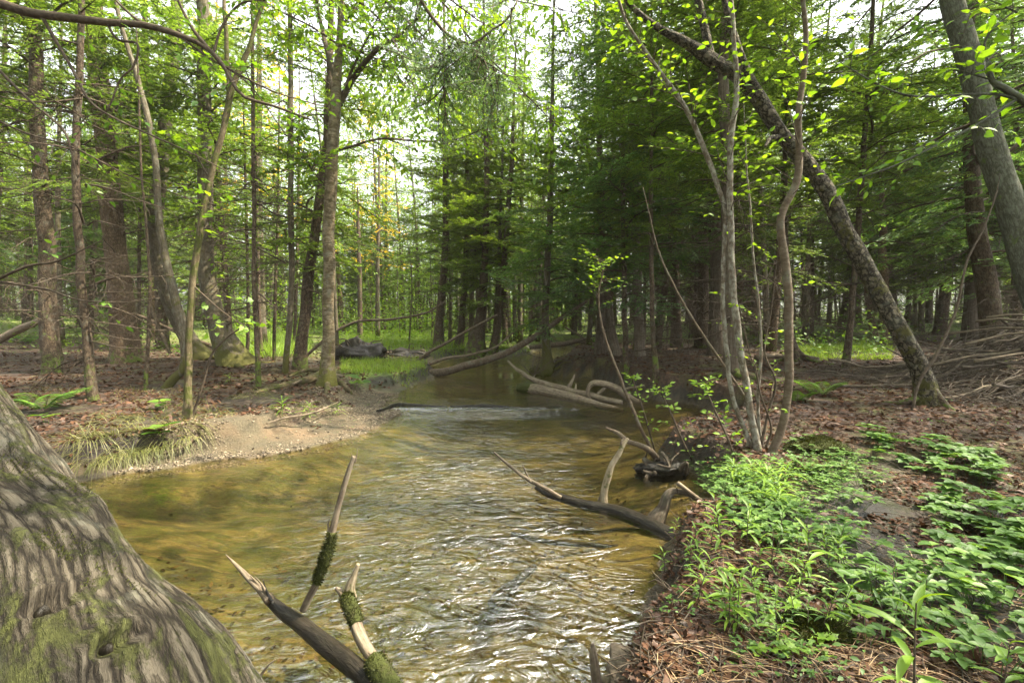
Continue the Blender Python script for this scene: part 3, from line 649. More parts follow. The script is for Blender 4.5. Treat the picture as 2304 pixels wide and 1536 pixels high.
for pts, w0 in (([(763,235),(800,170),(850,110),(905,75),(970,10)], .05), ([(757,180),(735,110),(715,20),(705,-60)], .05), ([(752,340),(790,330),(860,312),(950,318),(1040,310),(1120,270)], .022),
            ([(765,225),(800,140),(840,60),(880,-20)], .025), ([(745,430),(700,380),(660,300)], .014), ([(770,100),(840,130),(900,150),(960,160)], .02), ([(768,60),(800,20),(850,-30)], .02)):
    P = pxpath([(x, y, rg.uniform(-.5, .5)*i) for i, (x, y) in enumerate(pts)], d9)
    part_tube(T['t9'][0], P, np.linspace(w0, w0*.3, 30), 'limb', [L_lime, M_twig], 8,
              leaves=lambda mb, P: twigs_on(mb, P, rg, 46, (.4, 1.3), .10, 9, .35, LEAF, wr=.004))
# mossy roots of the birch
b9 = np.array(T['t9'][0].location)
for (pts, r0) in (([(735,852,.10),(700,862,.06),(640,872,.03),(570,885,0)], .085), ([(740,855,.1),(770,868,.03),(800,890,-.04)], .07), ([(728,850,.12),(690,845,.10),(650,852,.04)], .05), ([(738,868,.05),(735,885,.0),(720,905,-.08)], .05)):
    P = spline([G(x, y)+np.array([0, 0, z]) for x, y, z in pts], 24); part_tube(T['t9'][0], P, np.linspace(r0, r0*.35, 24)*1.0, 'root', [M_mossy], 12, .12)
P = spline([G(770,852)+[0,0,.05], G(720,858)+[0,0,.14], G(660,872)+[0,0,.06]], 20); part_tube(T['t9'][0], P, np.linspace(.03, .015, 20), 'root', [M_dead], 8)
# roots of the tree in the shallows, of the swollen foot, of the cedars
for key, n_, rr, L in (('t19', 9, .035, .5), ('t17', 7, .07, .8), ('t15', 5, .05, .5), ('t5', 5, .08, .7), ('t21b', 5, .07, .6), ('t3', 4, .07, .5), ('t28', 3, .06, .8), ('t23', 3, .05, .35)):
    r_, P_, q_ = T[key]; b = P_[1]
    for i in range(n_):
        a = i*6.28/n_+rg.rand(); u = np.linspace(0, 1, 9); LL = L*rg.uniform(.6, 1.2); x = b[0]+np.cos(a+u*.5*rg.randn())*u*LL; y = b[1]+np.sin(a)*u*LL
        z = np.maximum(H(x, y), -.05)+.14*(1-u)**2-.01; part_tube(r_, np.stack([x, y, z], -1), np.linspace(rr, rr*.2, 9), 'root', [M_grey if key in ('t19', 't5') else M_hem], 8, .1, i)
# cherry limb that forks upward
d23 = depth_of('t23'); part_tube(T['t23'][0], pxpath([(1745,275,.3),(1700,200,.25),(1668,130,.2),(1640,40,.2),(1620,-40,.2)], d23), np.linspace(.05, .03, 30), 'limb', [M_cherry], 14, .12)
part_tube(T['t23'][0], pxpath([(1760,310,.3),(1735,310,.1),(1722,330,0)], d23), np.linspace(.03, .012, 30), 'broken_limb', [M_cherry], 10, .12)
part_tube(T['t23'][0], pxpath([(1600,135,.4),(1585,60,.4),(1565,-30,.4)], d23), np.linspace(.045, .035, 30), 'limb', [M_cherry], 12, .12)

# sapling clump on the right bank
def sapling(label, mat, px, d=None, leaf=None, extend=.5, group=None, seg=12, name='sapling', tw=(.15, .45), n=16, s0=.5, lf=.05, per=5, flare=0):
    r, P, rr = make_trunk(name, label, 'sapling', mat, px, extend=extend, seg=seg, rough=.05, flare=flare, group=group, part='stem', d=d)
    if leaf:
        mb = MB(); b = np.array(r.location); twigs_on(mb, P-b, rg, n, tw, lf, per, .15, LEAF, wr=.003, s0=s0); mb.obj('leafy_twigs', [leaf, M_twig], r, False)
    return r, P
sapling('mottled grey sapling bending far left as it climbs, leftmost stem of the clump', M_mottle,
   [(1692,1008,13),(1672,960,12),(1650,900,11),(1640,840,11),(1630,740,11),(1626,640,10),(1630,540,10),(1632,480,10),(1612,410,11),(1588,345,12),(1560,280,11),(1528,220,11),(1490,170,9),(1455,120,8),(1410,50,7),(1385,-30,6)], leaf=L_lime, n=70, s0=.55, tw=(.2, .75), lf=.06)
sapling('white banded grey sapling, straightest stem of the clump on the right bank', M_mottle,
   [(1706,1012,20),(1690,940,16),(1678,860,17),(1664,770,17),(1650,660,17),(1645,560,15),(1642,440,15),(1645,320,14),(1658,200,13),(1652,100,11),(1645,0,9),(1640,-80,8)], leaf=L_lime, n=50, s0=.45, tw=(.15, .6), lf=.062)
sapling('thick brown sapling with an S bend, frontmost stem of the clump', M_smooth,
   [(1732,1025,20),(1755,970,20),(1772,900,20),(1776,820,21),(1776,720,21),(1768,600,21),(1757,520,19),(1762,470,18),(1790,410,19),(1797,350,17),(1795,270,16),(1808,180,14),(1814,90,13),(1806,0,11),(1800,-70,10)], leaf=L_lime, n=36, s0=.5, lf=.065, tw=(.2, .8))
sapling('thin grey stem rising between the cedars and the S bent sapling', M_mottle,
   [(1712,1000,8),(1705,900,7),(1712,800,7),(1708,700,6),(1695,580,6),(1688,470,5),(1680,380,4)], leaf=L_lime, n=16, s0=.4, lf=.05)
sapling('thin slanting stem crossing behind the mottled saplings down from the left', M_smooth,
   [(1720,985,7),(1680,900,7),(1620,810,7),(1560,720,6),(1510,630,5),(1480,560,4)], leaf=None)
sapling('wiry shoot fanning right at the foot of the clump', M_twig,
   [(1712,1005,8),(1728,930,6),(1745,860,5),(1720,790,4),(1735,700,3)], leaf=L_lime, n=10, s0=.3, lf=.045)
sapling('short wiry shoot just left of the S bent sapling', M_twig,
   [(1722,1010,7),(1735,960,5),(1712,890,5),(1700,830,4),(1688,800,3)], leaf=L_lime, n=10, s0=.3, lf=.045)
sapling('bare wavy stem reaching up from the foot of the leaning scaly tree', M_twig,
   [(2052,925,8),(2068,860,8),(2105,800,8),(2150,700,7),(2175,590,6),(2215,510,5),(2240,440,4)], leaf=None, extend=.2)
sapling('grey leafy sapling arching over the water from the root tangle on the right', M_smooth,
   [(1466,1012,8),(1440,960,8),(1415,900,8),(1395,850,7),(1372,790,6),(1352,720,5),(1347,660,4),(1355,620,3)], leaf=L_lime, n=34, s0=.66, lf=.05, extend=.15, tw=(.12, .5))
sapling('thin shoot with pairs of leaves beside the grey sapling over the water', M_twig,
   [(1472,1010,4),(1455,950,4),(1440,900,3),(1425,860,3)], leaf=L_bright, n=20, s0=.2, lf=.055, extend=.05, tw=(.05, .16), per=4)
sapling('leafy shrub stem left of the sapling clump above the dark pool', M_twig,
   [(1560,1040,5),(1535,990,4),(1510,930,4),(1490,890,3)], leaf=L_bright, n=24, s0=.2, lf=.05, extend=.05, tw=(.06, .2), per=4)
sapling('leafy shrub shoot closest to the left foot of the sapling clump', M_twig,
   [(1655,1030,6),(1630,970,5),(1605,915,4),(1590,880,3)], leaf=L_bright, n=26, s0=.15, lf=.05, extend=.05, tw=(.06, .22), per=4)
sapling('whip like brown stem leaning right at the brink of the left bank', M_twig,
   [(432,938,7),(455,870,6),(475,800,6),(510,760,5),(545,735,3)], leaf=None, extend=.05)
#@@PART3
L_moss = leafmat('moss_fronds', [(0, (.014, .017, .005)), (.5, (.032, .037, .009)), (1, (.07, .074, .018))], .25, .01)
# ------------------------------------------------------------ mossy trunk in the left foreground
def foreground_trunk():
    pts = []; rad = []
    for (x, y, w_, d) in ((-700,300,420,1.75),(-535,700,500,1.50),(-340,1030,570,1.28),(-175,1325,640,1.10),(15,1590,735,.97),(150,1840,900,.92),(215,2060,1150,.95)):
        pts.append(W(x, y, d)); rad.append(w_/2*d/F*.92)
    n = 420; P = spline(pts, n); r = np.interp(np.linspace(0, 6, n), range(7), rad)
    P, r = P[::-1], r[::-1]
    root = thing('leaning_tree', 'huge mossy trunk with furrowed bark leaning across the lower left corner', 'tree', tuple(P[0])); mb = MB()
    mb.tube(P-P[0], r, 320, 0, True, .09, 3.3); V = [v for v in mb.V if len(v) > 1000][0]
    for (x, y, s) in ((105, 1345, .042), (262, 1432, .036)):
        q = W(x, y, .5); rd = ray(x, y); X = V+P[0]-np.array([0, 0, CAMZ]); dd = X@rd/(rd@rd); perp = np.linalg.norm(X-dd[:, None]*rd, axis=1); near_ = perp < .01
        k = np.where(perp < .012)[0]; k = k[np.argmin(dd[k])]; c = V[k].copy(); kk = np.argmin(np.linalg.norm(P-P[0]-c, axis=1)); v = c-(P[kk]-P[0]); v /= np.linalg.norm(v)
        td = P[min(kk+5, n-1)]-P[kk]; td /= np.linalg.norm(td); sdir = np.cross(v, td); D = V-c
        rho = np.hypot(D@sdir/(s*1.25), D@td/(s*.75))+.12*vnoise(D[:, 0]*40, D[:, 1]*40, D[:, 2]*40); on = (np.abs(D@v) < .12)
        V += (v[None]*(on*(.016*np.exp(-((rho-1.15)/.32)**2)+.006*np.exp(-((rho-1.9)/.25)**2)-.030*np.exp(-(rho/.62)**2)))[:, None])
        g_ = RS(int(x)); m2 = MB(); m2.tube(spline([c-v*.05, c-v*.02+sdir*.004, c-v*.006+td*.004], 8), [s*.35, s*.35, s*.35, s*.34, s*.3, s*.25, s*.18, s*.08], 14, 0, True, .5, x*.1); m2.obj('knot', [M_wet], root)
    g_ = RS(8); kk = g_.randint(len(V), size=260000); q = V[kk]+g_.randn(260000, 3)*.002; wq = q+P[0]; ms_ = fbm(wq[:, 0]*7, wq[:, 1]*7, wq[:, 2]*4, 5); on = (ms_ > .42) & (wq[:, 1] < 1.3) & (wq[:, 2] > -.3); q = q[on]; kk = kk[on]; n_ = len(q); ax_ = P[np.minimum(kk//320, n-1)]-P[0]; nr = q-ax_; nr /= np.linalg.norm(nr, axis=1)[:, None]
    m3 = MB(); m3.inst(NEEDLE[0], [(NEEDLE[1][0][0], 0)], frames(q-nr*.002, nr+g_.randn(n_, 3)*.6, g_.randn(n_, 3), np.stack([g_.uniform(.004, .010, n_), np.full(n_, .0016), np.ones(n_)], -1))); m3.obj('moss', [leafmat('trunk_moss', [(0, (.025, .03, .008)), (.5, (.055, .062, .014)), (1, (.10, .11, .03))], .25, .01)], root)
    mb.obj('trunk', [M_fore], root)
foreground_trunk()

# ------------------------------------------------------------ the rest of the forest: one tree of each kind, then copies
def proto(kind, crown, ht, r0, mat, label, cat='tree', lean=.7, seed=1, seg=10):
    g = RS(seed); n = 16; z = np.linspace(-.15, ht, n); u = np.clip(z/ht, 0, 1)
    P = np.stack([lean*.3*np.sin(u*3+g.rand()*6)*u, lean*.3*np.sin(u*2.5+g.rand()*6)*u, z], -1)
    root = thing(kind, label, cat); mb = MB(); mb.tube(P, r0*(1-u)**.8+.006, seg, 0, True, .06, seed, .18); mb.obj('trunk', [mat], root)
    link('crown', CROWNS[crown], root); return root
specs = {'hem': [('hemlock_tree', 'high0', 14, .15, M_hem), ('hemlock_tree', 'low0', 13, .13, M_cedar), ('hemlock_tree', 'low1', 13, .11, M_hem), ('hemlock_tree', 'low2', 13, .12, M_red), ('hemlock_tree', 'high2', 14, .10, M_hem), ('hemlock_tree', 'low3', 13, .14, M_cedar)],
         'ygr': [('hemlock_tree', 'ygr0', 12, .09, M_hem), ('hemlock_tree', 'ygr1', 12, .11, M_hem), ('maple_tree', 'lime0', 7.5, .05, M_grey), ('maple_tree', 'mid0', 9, .06, M_grey), ('hemlock_tree', 'ygr2', 12, .08, M_red), ('maple_tree', 'hi0', 12, .08, M_grey), ('maple_tree', 'hi1', 12, .07, M_grey), ('maple_tree', 'hi2', 12, .08, M_grey)],
         'sap': [('young_maple', 'sap0', 4.2, .022, M_grey), ('young_maple', 'sap1', 4.2, .018, M_hem), ('young_maple', 'lime1', 7.5, .04, M_grey), ('young_maple', 'lime2', 7.5, .035, M_hem)]}
LAB = {('hem', 0): 'one of the dark hemlocks crowding the woods behind the left bank', ('hem', 1): 'one of the dark green hemlocks behind the brown right bank',
       ('ygr', 0): 'one of the sunlit yellow green trees far behind the left bank', ('ygr', 1): 'one of the sunlit trees round the far bend of the stream', ('ygr', 2): 'one of the sunlit yellow green trees deep behind the right bank',
       ('sap', 0): 'one of the thin leafy saplings in the woods behind the left bank', ('sap', 1): 'one of the thin bright leaved saplings around the sunny meadow', ('sap', 2): 'one of the thin leafy saplings among the dark trees of the right bank'}
PRO = {}
for k, L in specs.items():
    for i, s in enumerate(L): PRO[(k, i)] = (s, i)
taken = [tuple(v[1][1][:2]) for v in T.values()]
firsts = {}
def place(kind, idx, x, y, g, sc):
    s = specs[kind][idx]; px = 1152+F*x/y
    if kind == 'hem': side = 0 if px < 1050 else 1
    elif kind == 'ygr': side = 0 if px < 700 else (1 if px < 1350 else 2)
    else: side = 0 if px < 520 else (1 if px < 1250 else 2)
    lab = LAB[(kind, side)]; grp = lab.replace('one of the ', ''); z = float(H(x, y)[0])
    if (kind, idx) not in firsts:
        o = proto(s[0], s[1], s[2], s[3], s[4], lab, 'sapling' if kind == 'sap' else 'tree', seed=idx+3); firsts[(kind, idx)] = o; o['group'] = grp
        o.location = (x, y, z); o.rotation_euler = (0, 0, g.rand()*6.28); o.scale = (sc,)*3
    else: dup(firsts[(kind, idx)], (x, y, z), g.rand()*6.28, (sc*g.uniform(.85, 1.25),)*2+(sc,), lab, grp, tilt=tuple(g.randn(2)*.05))
g = RS(5); cnt = 0; tries = 0; want = 300
while cnt < want and tries < 9000:
    tries += 1; u = g.uniform(-1.32, 1.32); y = 9.5+34*g.rand()**1.15; x = u*y; px = 1152+F*u
    if float(sdf(x, y)[0]) < .6: continue
    if any((x-a)**2+(y-b)**2 < (.9+.02*y)**2 for a, b in taken): continue
    meadow = (760 < px < 985 and y < 19) or (520 < px < 760 and 13 < y < 25) or (1760 < px < 1990 and 9 < y < 15) or (1560 < px < 1900 and y < 11) or (px > 1995 and y < 12)
    if px < 520: kind = 'hem' if g.rand() < .62 else ('ygr' if g.rand() < .5 else 'sap')
    elif px < 1000: kind = ('sap' if g.rand() < .4 else 'ygr')
    elif px < 1290: kind = ('ygr' if g.rand() < .9 else 'hem')
    else: kind = 'hem' if g.rand() < .55 else ('ygr' if g.rand() < .65 else 'sap')
    if meadow and (kind != 'sap' or y < 15 or g.rand() < .4): continue
    if px < 520 and y < 12.5 and kind != 'sap': continue
    idx = g.randint(len(specs[kind])); 
    if 740 < px < 1010:
        if kind == 'ygr': idx = (4, 5, 6, 4, 5, 2, 0, 5)[idx]
    taken.append((x, y)); place(kind, idx, x, y, g, g.uniform(.75, 1.25)); cnt += 1
g = RS(52); k_ = 0; tries = 0   # taller leafy trees that close the gap above the stream
while k_ < 34 and tries < 900:
    tries += 1; px = g.uniform(560, 1330); y = g.uniform(25 if px < 1020 else 17, 42); x = (px-1152)/F*y
    if float(sdf(x, y)[0]) < .6 or any((x-a)**2+(y-b)**2 < 1.2 for a, b in taken): continue
    taken.append((x, y)); place('ygr', (5, 6, 7, 1, 4)[k_ % 5], x, y, g, g.uniform(.9, 1.35)); k_ += 1
k_ = 0
while k_ < 7:
    px = g.uniform(1050, 1340); y = g.uniform(13.5, 20); x = (px-1152)/F*y
    if float(sdf(x, y)[0]) < .5: continue
    taken.append((x, y)); place('ygr', (6, 7, 5)[k_ % 3], x, y, g, g.uniform(.85, 1.1)); k_ += 1
# each random tree gets a label that says which one it is: kind, landmark, side and how far back
LM = [(0, 'the left edge'), (105, 'the leftmost dark hemlock'), (180, 'the slim second hemlock'), (262, 'the stout reddish hemlock'), (370, 'the bent grey stem'), (470, 'the curved mossy foot tree'), (575, 'the lichen spotted slender tree'), (655, 'the pale brown trunk'), (738, 'the golden birch'),
    (808, 'the root mound'), (890, 'the meadow'), (997, 'the hemlock row at the bend'), (1088, 'the swollen foot hemlock'), (1140, 'the right leaning hemlock'), (1230, 'the hemlock in the shallows'), (1352, 'the far grey trunk'), (1432, 'the needle bank trunk'), (1520, 'the dark pair'), (1620, 'the stringy cedars'), (1700, 'the mottled saplings'), (1768, 'the S bent sapling'),
    (1850, 'the pale clearing'), (1920, 'the lone thin hemlock'), (1985, 'the scaly leaning tree'), (2100, 'the bare wavy stem'), (2210, 'the dark trunk by the brush pile'), (2304, 'the right edge')]
ORD = ['nearest', 'second', 'third', 'fourth', 'fifth', 'sixth', 'seventh', 'eighth', 'ninth', 'tenth', 'eleventh', 'twelfth', 'thirteenth', 'fourteenth', 'fifteenth', 'sixteenth', 'seventeenth', 'eighteenth', 'nineteenth', 'twentieth']
by = {}
for o in list(COL.objects):
    if o.parent is None and str(o.get('label', '')).startswith('one of the') and o.get('category') in ('tree', 'sapling'):
        px = 1152+F*o.location.x/o.location.y; i = min(range(len(LM)), key=lambda k: abs(LM[k][0]-px)); k = ('hemlock' if o.name.startswith('hem') else 'young maple' if o.name.startswith('young') else 'maple', i, px > LM[i][0])
        by.setdefault(k, []).append(o)
for (kd, i, rt), L in by.items():
    L.sort(key=lambda o: o.location.y); tone = 'leafy green' if 'maple' in kd else ('dark green' if LM[i][0] > 1250 or LM[i][0] < 500 else 'sunlit green')
    for j, o in enumerate(L): o['label'] = '%s %s, %s behind %s on its %s' % (tone, kd, ORD[min(j, 19)], LM[i][1], 'right' if rt else 'left')
# two maples with golden spring leaves in the upper left
for (px, y, sc, lab) in ((590, 15, 1.1, 'tall maple with golden leaves glowing high left of the birch'), (850, 21, .85, 'maple with golden orange leaves behind the gap in the canopy')):
    x = (px-1152)/F*y; z = float(H(x, y)[0]); r = proto('maple_tree', 'gold', 12, .12, M_grey, lab, seed=px); r.location = (x, y, z); r.scale = (sc,)*3

# unseen woods canopy, added to dim the light; its gap shapes the water reflections
g = RS(70); mb = MB(); N = 190000; x = g.uniform(-15, 15, N); y = g.uniform(-14, 11, N); z = g.uniform(6.5, 13, N); u = x/np.maximum(y+.001, .4)
gap = (y > -2) & (x > -.42*(y+3.5)) & (x < .02*(y+3.5)); cl = fbm(x*.33, y*.33, z*.25, 4); k = (cl > -.33) & ~gap & ((z-CAMZ > .80*y) | (y < 0)); x, y, z, cl = x[k], y[k], z[k], cl[k]; N = len(x); mi = vnoise(x*.3, y*.3, 3) > 0
for m in (0, 1):
    q = mi == bool(m); n_ = q.sum(); mb.inst(RHOMB[0], [(RHOMB[1][0][0], m)], frames(np.stack([x, y, z], -1)[q], g.randn(n_, 3)*[1, 1, .4], np.array([0, 0, 1.])+g.randn(n_, 3)*.5, g.uniform(.09, .2, n_)))
for i in range(26):
    a = g.uniform(0, 6.28); r_ = g.uniform(3.5, 13); xx, yy = r_*math.cos(a), r_*math.sin(a)-3
    if yy > 0 and abs(xx)/yy < 1.7 or float(sdf(xx, yy)[0]) < .6: continue
    zz = float(H(xx, yy)[0]); mb.tube([(xx, yy, zz-.2), (xx+.1, yy, zz+6), (xx+.3*g.randn(), yy, zz+12)], [g.uniform(.09, .18), .09, .03], 8, 2, False)
tag(mb.obj('unseen_shade_canopy', [L_mid, L_hem, M_hem], None, False), 'unseen forest canopy added overhead to shade the stream and shape its reflections', 'woodland', kind='stuff')

# far woods and low undergrowth that read as one mass
def far_wood(name, label, a0, a1, mats, nl, seed, hmax, trunks):
    g = RS(seed); mb = MB(); u = g.uniform(a0, a1, nl); y = g.uniform(36, 64, nl); x = u*y
    z = hmax*g.rand(nl)**1.25*(.55+.55*(vnoise(x*.22, y*.1, 7)+.5)); s = g.uniform(.10, .26, nl)
    keep = z < hmax*(.5+.5*fbm(x*.12, 3.3, 1)+.25) ; x, y, z, s = [q[keep] for q in (x, y, z, s)]; N = len(x); mi = (fbm(x*.2, z*.3, 2) > .1)
    for m in (0, 1):
        k = mi == bool(m); n = k.sum(); xd = g.randn(n, 3)*np.array([1, 1, .35])
        mb.inst(NEEDLE[0], [(NEEDLE[1][0][0], m)], frames(np.stack([x, y, z+H(x, y)], -1)[k], xd, np.array([0, 0, 1.])+g.randn(n, 3)*.6, np.stack([s[k]*1.3, s[k]*.5, s[k]], -1)))
    for i in range(trunks):
        yy = g.uniform(33, 55); xx = g.uniform(a0, a1)*yy; h = g.uniform(4, 7.5); zz = float(H(xx, yy)[0]); r_ = g.uniform(.05, .16)
        mb.tube([(xx, yy, zz-.2), (xx+g.randn()*.2, yy, zz+h*.5), (xx+g.randn()*.4, yy, zz+h)], [r_, r_*.8, r_*.3], 6, 2, False)
    tag(mb.obj(name, mats+[M_hem], None, False), label, 'woodland', kind='stuff')
far_wood('distant_woodland', 'dense far woods closing the view behind the left bank', -1.45, -.42, [L_ygr, L_mid], 90000, 1, 21, 110)
far_wood('distant_woodland', 'bright yellow green far woods beyond the sunny meadow and stream bend', -.45, .12, [L_lime, L_ygr], 95000, 2, 22, 110)
far_wood('distant_woodland', 'dark far woods closing the view behind the right bank', .08, 1.45, [L_hem, L_ygr], 80000, 3, 20, 130)
def undergrowth(name, label, regs, mats, n, seed, leaf, hmax):
    g = RS(seed); mb = MB(); X = []
    for (p0, p1, y0, y1, wt) in regs:
        k = int(n*wt); y = g.uniform(y0, y1, k); x = (g.uniform(p0, p1, k)-1152)/F*y
        clump = fbm(x*.9, y*.9, 4); kk = (clump > -.15) & (sdf(x, y) > .35); X.append(np.stack([x, y, clump], -1)[kk])
    X = np.concatenate(X); N = len(X); x, y = X[:, 0], X[:, 1]; z = H(x, y)+hmax*g.rand(N)**1.6*np.clip(.4+X[:, 2], .15, 1.3); s = leaf*g.uniform(.6, 1.3, N)*(1+y/60)
    mi = g.rand(N) < .5
    for m in (0, 1):
        k = mi == bool(m); nn = k.sum(); mb.inst(RHOMB[0], [(RHOMB[1][0][0], m)], frames(np.stack([x, y, z], -1)[k], g.randn(nn, 3)*np.array([1, 1, .3]), np.array([0, 0, 1.])+g.randn(nn, 3)*.4, s[k]))
    tag(mb.obj(name, mats, None, False), label, 'undergrowth', kind='stuff')
undergrowth('undergrowth', 'bright leafy undergrowth below the trees behind the meadow', [(480, 1000, 17, 36, .7), (980, 1330, 16, 40, .3)], [L_lime, L_lime], 46000, 1, .085, 3.6)
undergrowth('undergrowth', 'green undergrowth in the shade behind the left bank', [(-250, 520, 11.5, 36, 1)], [L_mid, L_ygr], 15000, 2, .08, 1.3)
undergrowth('undergrowth', 'sparse dark undergrowth below the hemlocks of the right bank', [(1330, 2500, 13, 36, .8), (1760, 2000, 9.5, 14, .12)], [L_mid, L_hem], 15000, 3, .08, 1.1)

# ------------------------------------------------------------ grass
def blade(curl=.5, n=4):
    t = np.linspace(0, 1, n+1); w_ = .5*(1-t**1.5); V = []; 
    for i in range(n): V += [(t[i]*(1-.3*curl*t[i]), -w_[i], curl*-.6*t[i]**2.2*.8+t[i]*0), (t[i]*(1-.3*curl*t[i]), w_[i], curl*-.48*t[i]**2.2)]
    V.append((1-.3*curl, 0, -.5*curl)); Fq = [(2*i, 2*i+2, 2*i+3, 2*i+1) for i in range(n-1)]
    return np.array(V, float), [(np.array(Fq), 0), (np.array([(2*n-2, 2*n, 2*n-1)]), 0)]
BL = [blade(.5), blade(1.0), blade(1.7)]
def grass(name, label, pts, mat, h, w_, seed, cat='grass', kind='stuff', spread=.35, group=None):
    g = RS(seed); mb = MB(); N = len(pts); k = g.randint(3, size=N); xd = np.stack([g.randn(N)*spread, g.randn(N)*spread, np.ones(N)], -1)
    ln = h*g.uniform(.5, 1.25, N); upv = g.randn(N, 3)
    for i in range(3): q = k == i; mb.inst(*BL[i], frames(pts[q], xd[q], upv[q], np.stack([ln[q], np.full(q.sum(), w_), ln[q]], -1)))
    o = mb.obj(name, [mat], None, False); tag(o, label, cat, group, kind); return o
def area(p0, p1, y0, y1, n, seed, thr=-.3, dmin=.08):
    g = RS(seed); y = g.uniform(y0, y1, n); x = (g.uniform(p0, p1, n)-1152)/F*y; k = (sdf(x, y) > dmin) & (fbm(x*1.5, y*1.5, 6) > thr); x, y = x[k], y[k]
    return np.stack([x, y, H(x, y)-.01], -1)
grass('meadow_grass', 'bright sunny meadow grass beyond the root mound', area(740, 1080, 13.5, 26, 9000, 1), L_grass, .34, .012, 1)
grass('meadow_grass', 'tall bright grass between the thin trunks left of the birch', area(515, 700, 11.5, 22, 6000, 2), L_grass, .5, .012, 2)
grass('streamside_grass', 'low green grass on the spit left of the arched log', np.concatenate([area(765, 960, 8.2, 11.2, 4500, 3, -.6, .02)]), L_grass, .17, .007, 3)
grass('streamside_grass', 'bright grass patch at the far water edge below the arched log', area(1110, 1225, 12.0, 17, 3500, 4, -.6), L_grass, .18, .01, 4)
grass('clearing_grass', 'pale green grass in the small clearing behind the leaning scaly tree', area(1780, 2010, 9.0, 14, 5000, 5, -.4), L_grass, .2, .009, 5)
grass('thin_grass', 'thin wispy grass scattered over the brow of the left bank', area(60, 470, 5.0, 6.8, 1400, 6, .1), L_sedge, .12, .004, 6, spread=.9)
g = RS(44)
for i, (px, py, lab) in enumerate([(205,1020,'by the big mossy trunk'),(250,1005,'second from the mossy trunk'),(300,995,'below the slim hemlock'),(350,985,'with the longest pale blades'),(395,968,'next to the broad green leaves'),(165,990,'highest beside the mossy trunk'),(470,930,'right of the mossy thin tree'),(560,890,'at the left end of the mossy root'),(330,940,'set back on the bank above the others'),(240,950,'set back above the bank near the seedling')]):
    b = G(px, py); n = 150; a = g.rand(n)*6.28; r_ = g.rand(n)**.5*.16; P = np.stack([b[0]+np.cos(a)*r_*1.4, b[1]+np.sin(a)*r_, np.full(n, b[2])], -1); P[:, 2] = np.maximum(H(P[:, 0], P[:, 1]), b[2]-.06)
    mb = MB(); xd = np.stack([np.cos(a)*.8+g.randn(n)*.3, np.sin(a)*.6-.55, g.uniform(.1, .8, n)], -1); ln = g.uniform(.12, .34, n)
    mb.inst(*BL[2], frames(P-b, xd, np.array([0, 0, 1.])+g.randn(n, 3)*.15, np.stack([ln, np.full(n, .0045), ln*1.2], -1)))
    o = mb.obj('sedge_tuft', [L_sedge], None, False); o.location = tuple(b); tag(o, 'straw coloured sedge tuft on the left bank, '+lab, 'sedge', 'sedge tufts along the left bank')

# ------------------------------------------------------------ logs, snags and driftwood
def wood(name, label, pts, mat, cat='log', d=None, seg=12, rough=.1, extra=None, part=None, zs=None, group=None, n=None):
    """pts (x, y, width, z) on the level z, or (x, y, width) at depth d"""
    Q = []; r = []
    for p in pts:
        q = W(p[0], p[1], d) if d else Zp(p[0], p[1], p[3]); dd = q[1]*cp-(q[2]-CAMZ)*sp; Q.append(q); r.append(p[2]/2*dd/F)
    n = n or len(pts)*8; P = spline(Q, n); rr = np.interp(np.linspace(0, len(pts)-1, n), range(len(pts)), r)
    b = P[0].copy(); mb = MB(); L = np.concatenate([[0], np.cumsum(np.linalg.norm(np.diff(P, axis=0), axis=1))])/(7*rr.mean()); P = P+np.stack([.3*rr*vnoise(L, pts[0][0]), 0*rr, .3*rr*vnoise(L+9, pts[0][1])], -1)
    mb.tube(P-b, rr, seg, 0, True, rough, pts[0][0]*.13 % 30)
    if extra or part:
        root = thing(name, label, cat, tuple(b), group=group); mb.obj(part or 'trunk', [mat], root)
        for (nm, pp, m2, dd2) in extra or []:
            Q = []; r = []
            for p in pp:
                q = W(p[0], p[1], dd2) if dd2 else Zp(p[0], p[1], p[3]); dd = q[1]*cp-(q[2]-CAMZ)*sp; Q.append(q); r.append(p[2]/2*dd/F)
            nn = len(pp)*8; P2 = spline(Q, nn); m_ = MB(); m_.tube(P2-b, np.interp(np.linspace(0, len(pp)-1, nn), range(len(pp)), r), 10, 0, True, .15, pp[0][0]*.1 % 20)
            if nm.startswith('moss'): fuzz(m_, P2-b, np.interp(np.linspace(0, len(pp)-1, nn), range(len(pp)), r), 1500, len(pp)); m_.obj(nm, [m2, L_moss], root)
            else: m_.obj(nm, [m2], root)
        return root
    o = mb.obj(name, [mat]); o.location = tuple(b); return tag(o, label, cat, group)
def fuzz(mb, P, r, n, seed, ln=.012):
    g = RS(seed); k = g.randint(len(P)-1, size=n); f = g.rand(n)[:, None]; c = P[k]*(1-f)+P[k+1]*f; t = P[k+1]-P[k]; t /= np.linalg.norm(t, axis=1)[:, None]; d = g.randn(n, 3); d -= t*(d*t).sum(1)[:, None]; d /= np.linalg.norm(d, axis=1)[:, None]
    mb.inst(NEEDLE[0], [(NEEDLE[1][0][0], 1)], frames(c+d*(r[k][:, None]*.85), d+g.randn(n, 3)*.5, g.randn(n, 3), np.stack([ln*g.uniform(.5, 1.4, n), np.full(n, ln*.22), np.ones(n)], -1)))
def dz(px, py, z): q = Zp(px, py, z); return float(q[1]*cp-(q[2]-CAMZ)*sp)
da = dz(690, 1372, .1); db = dz(800, 1345, .12)
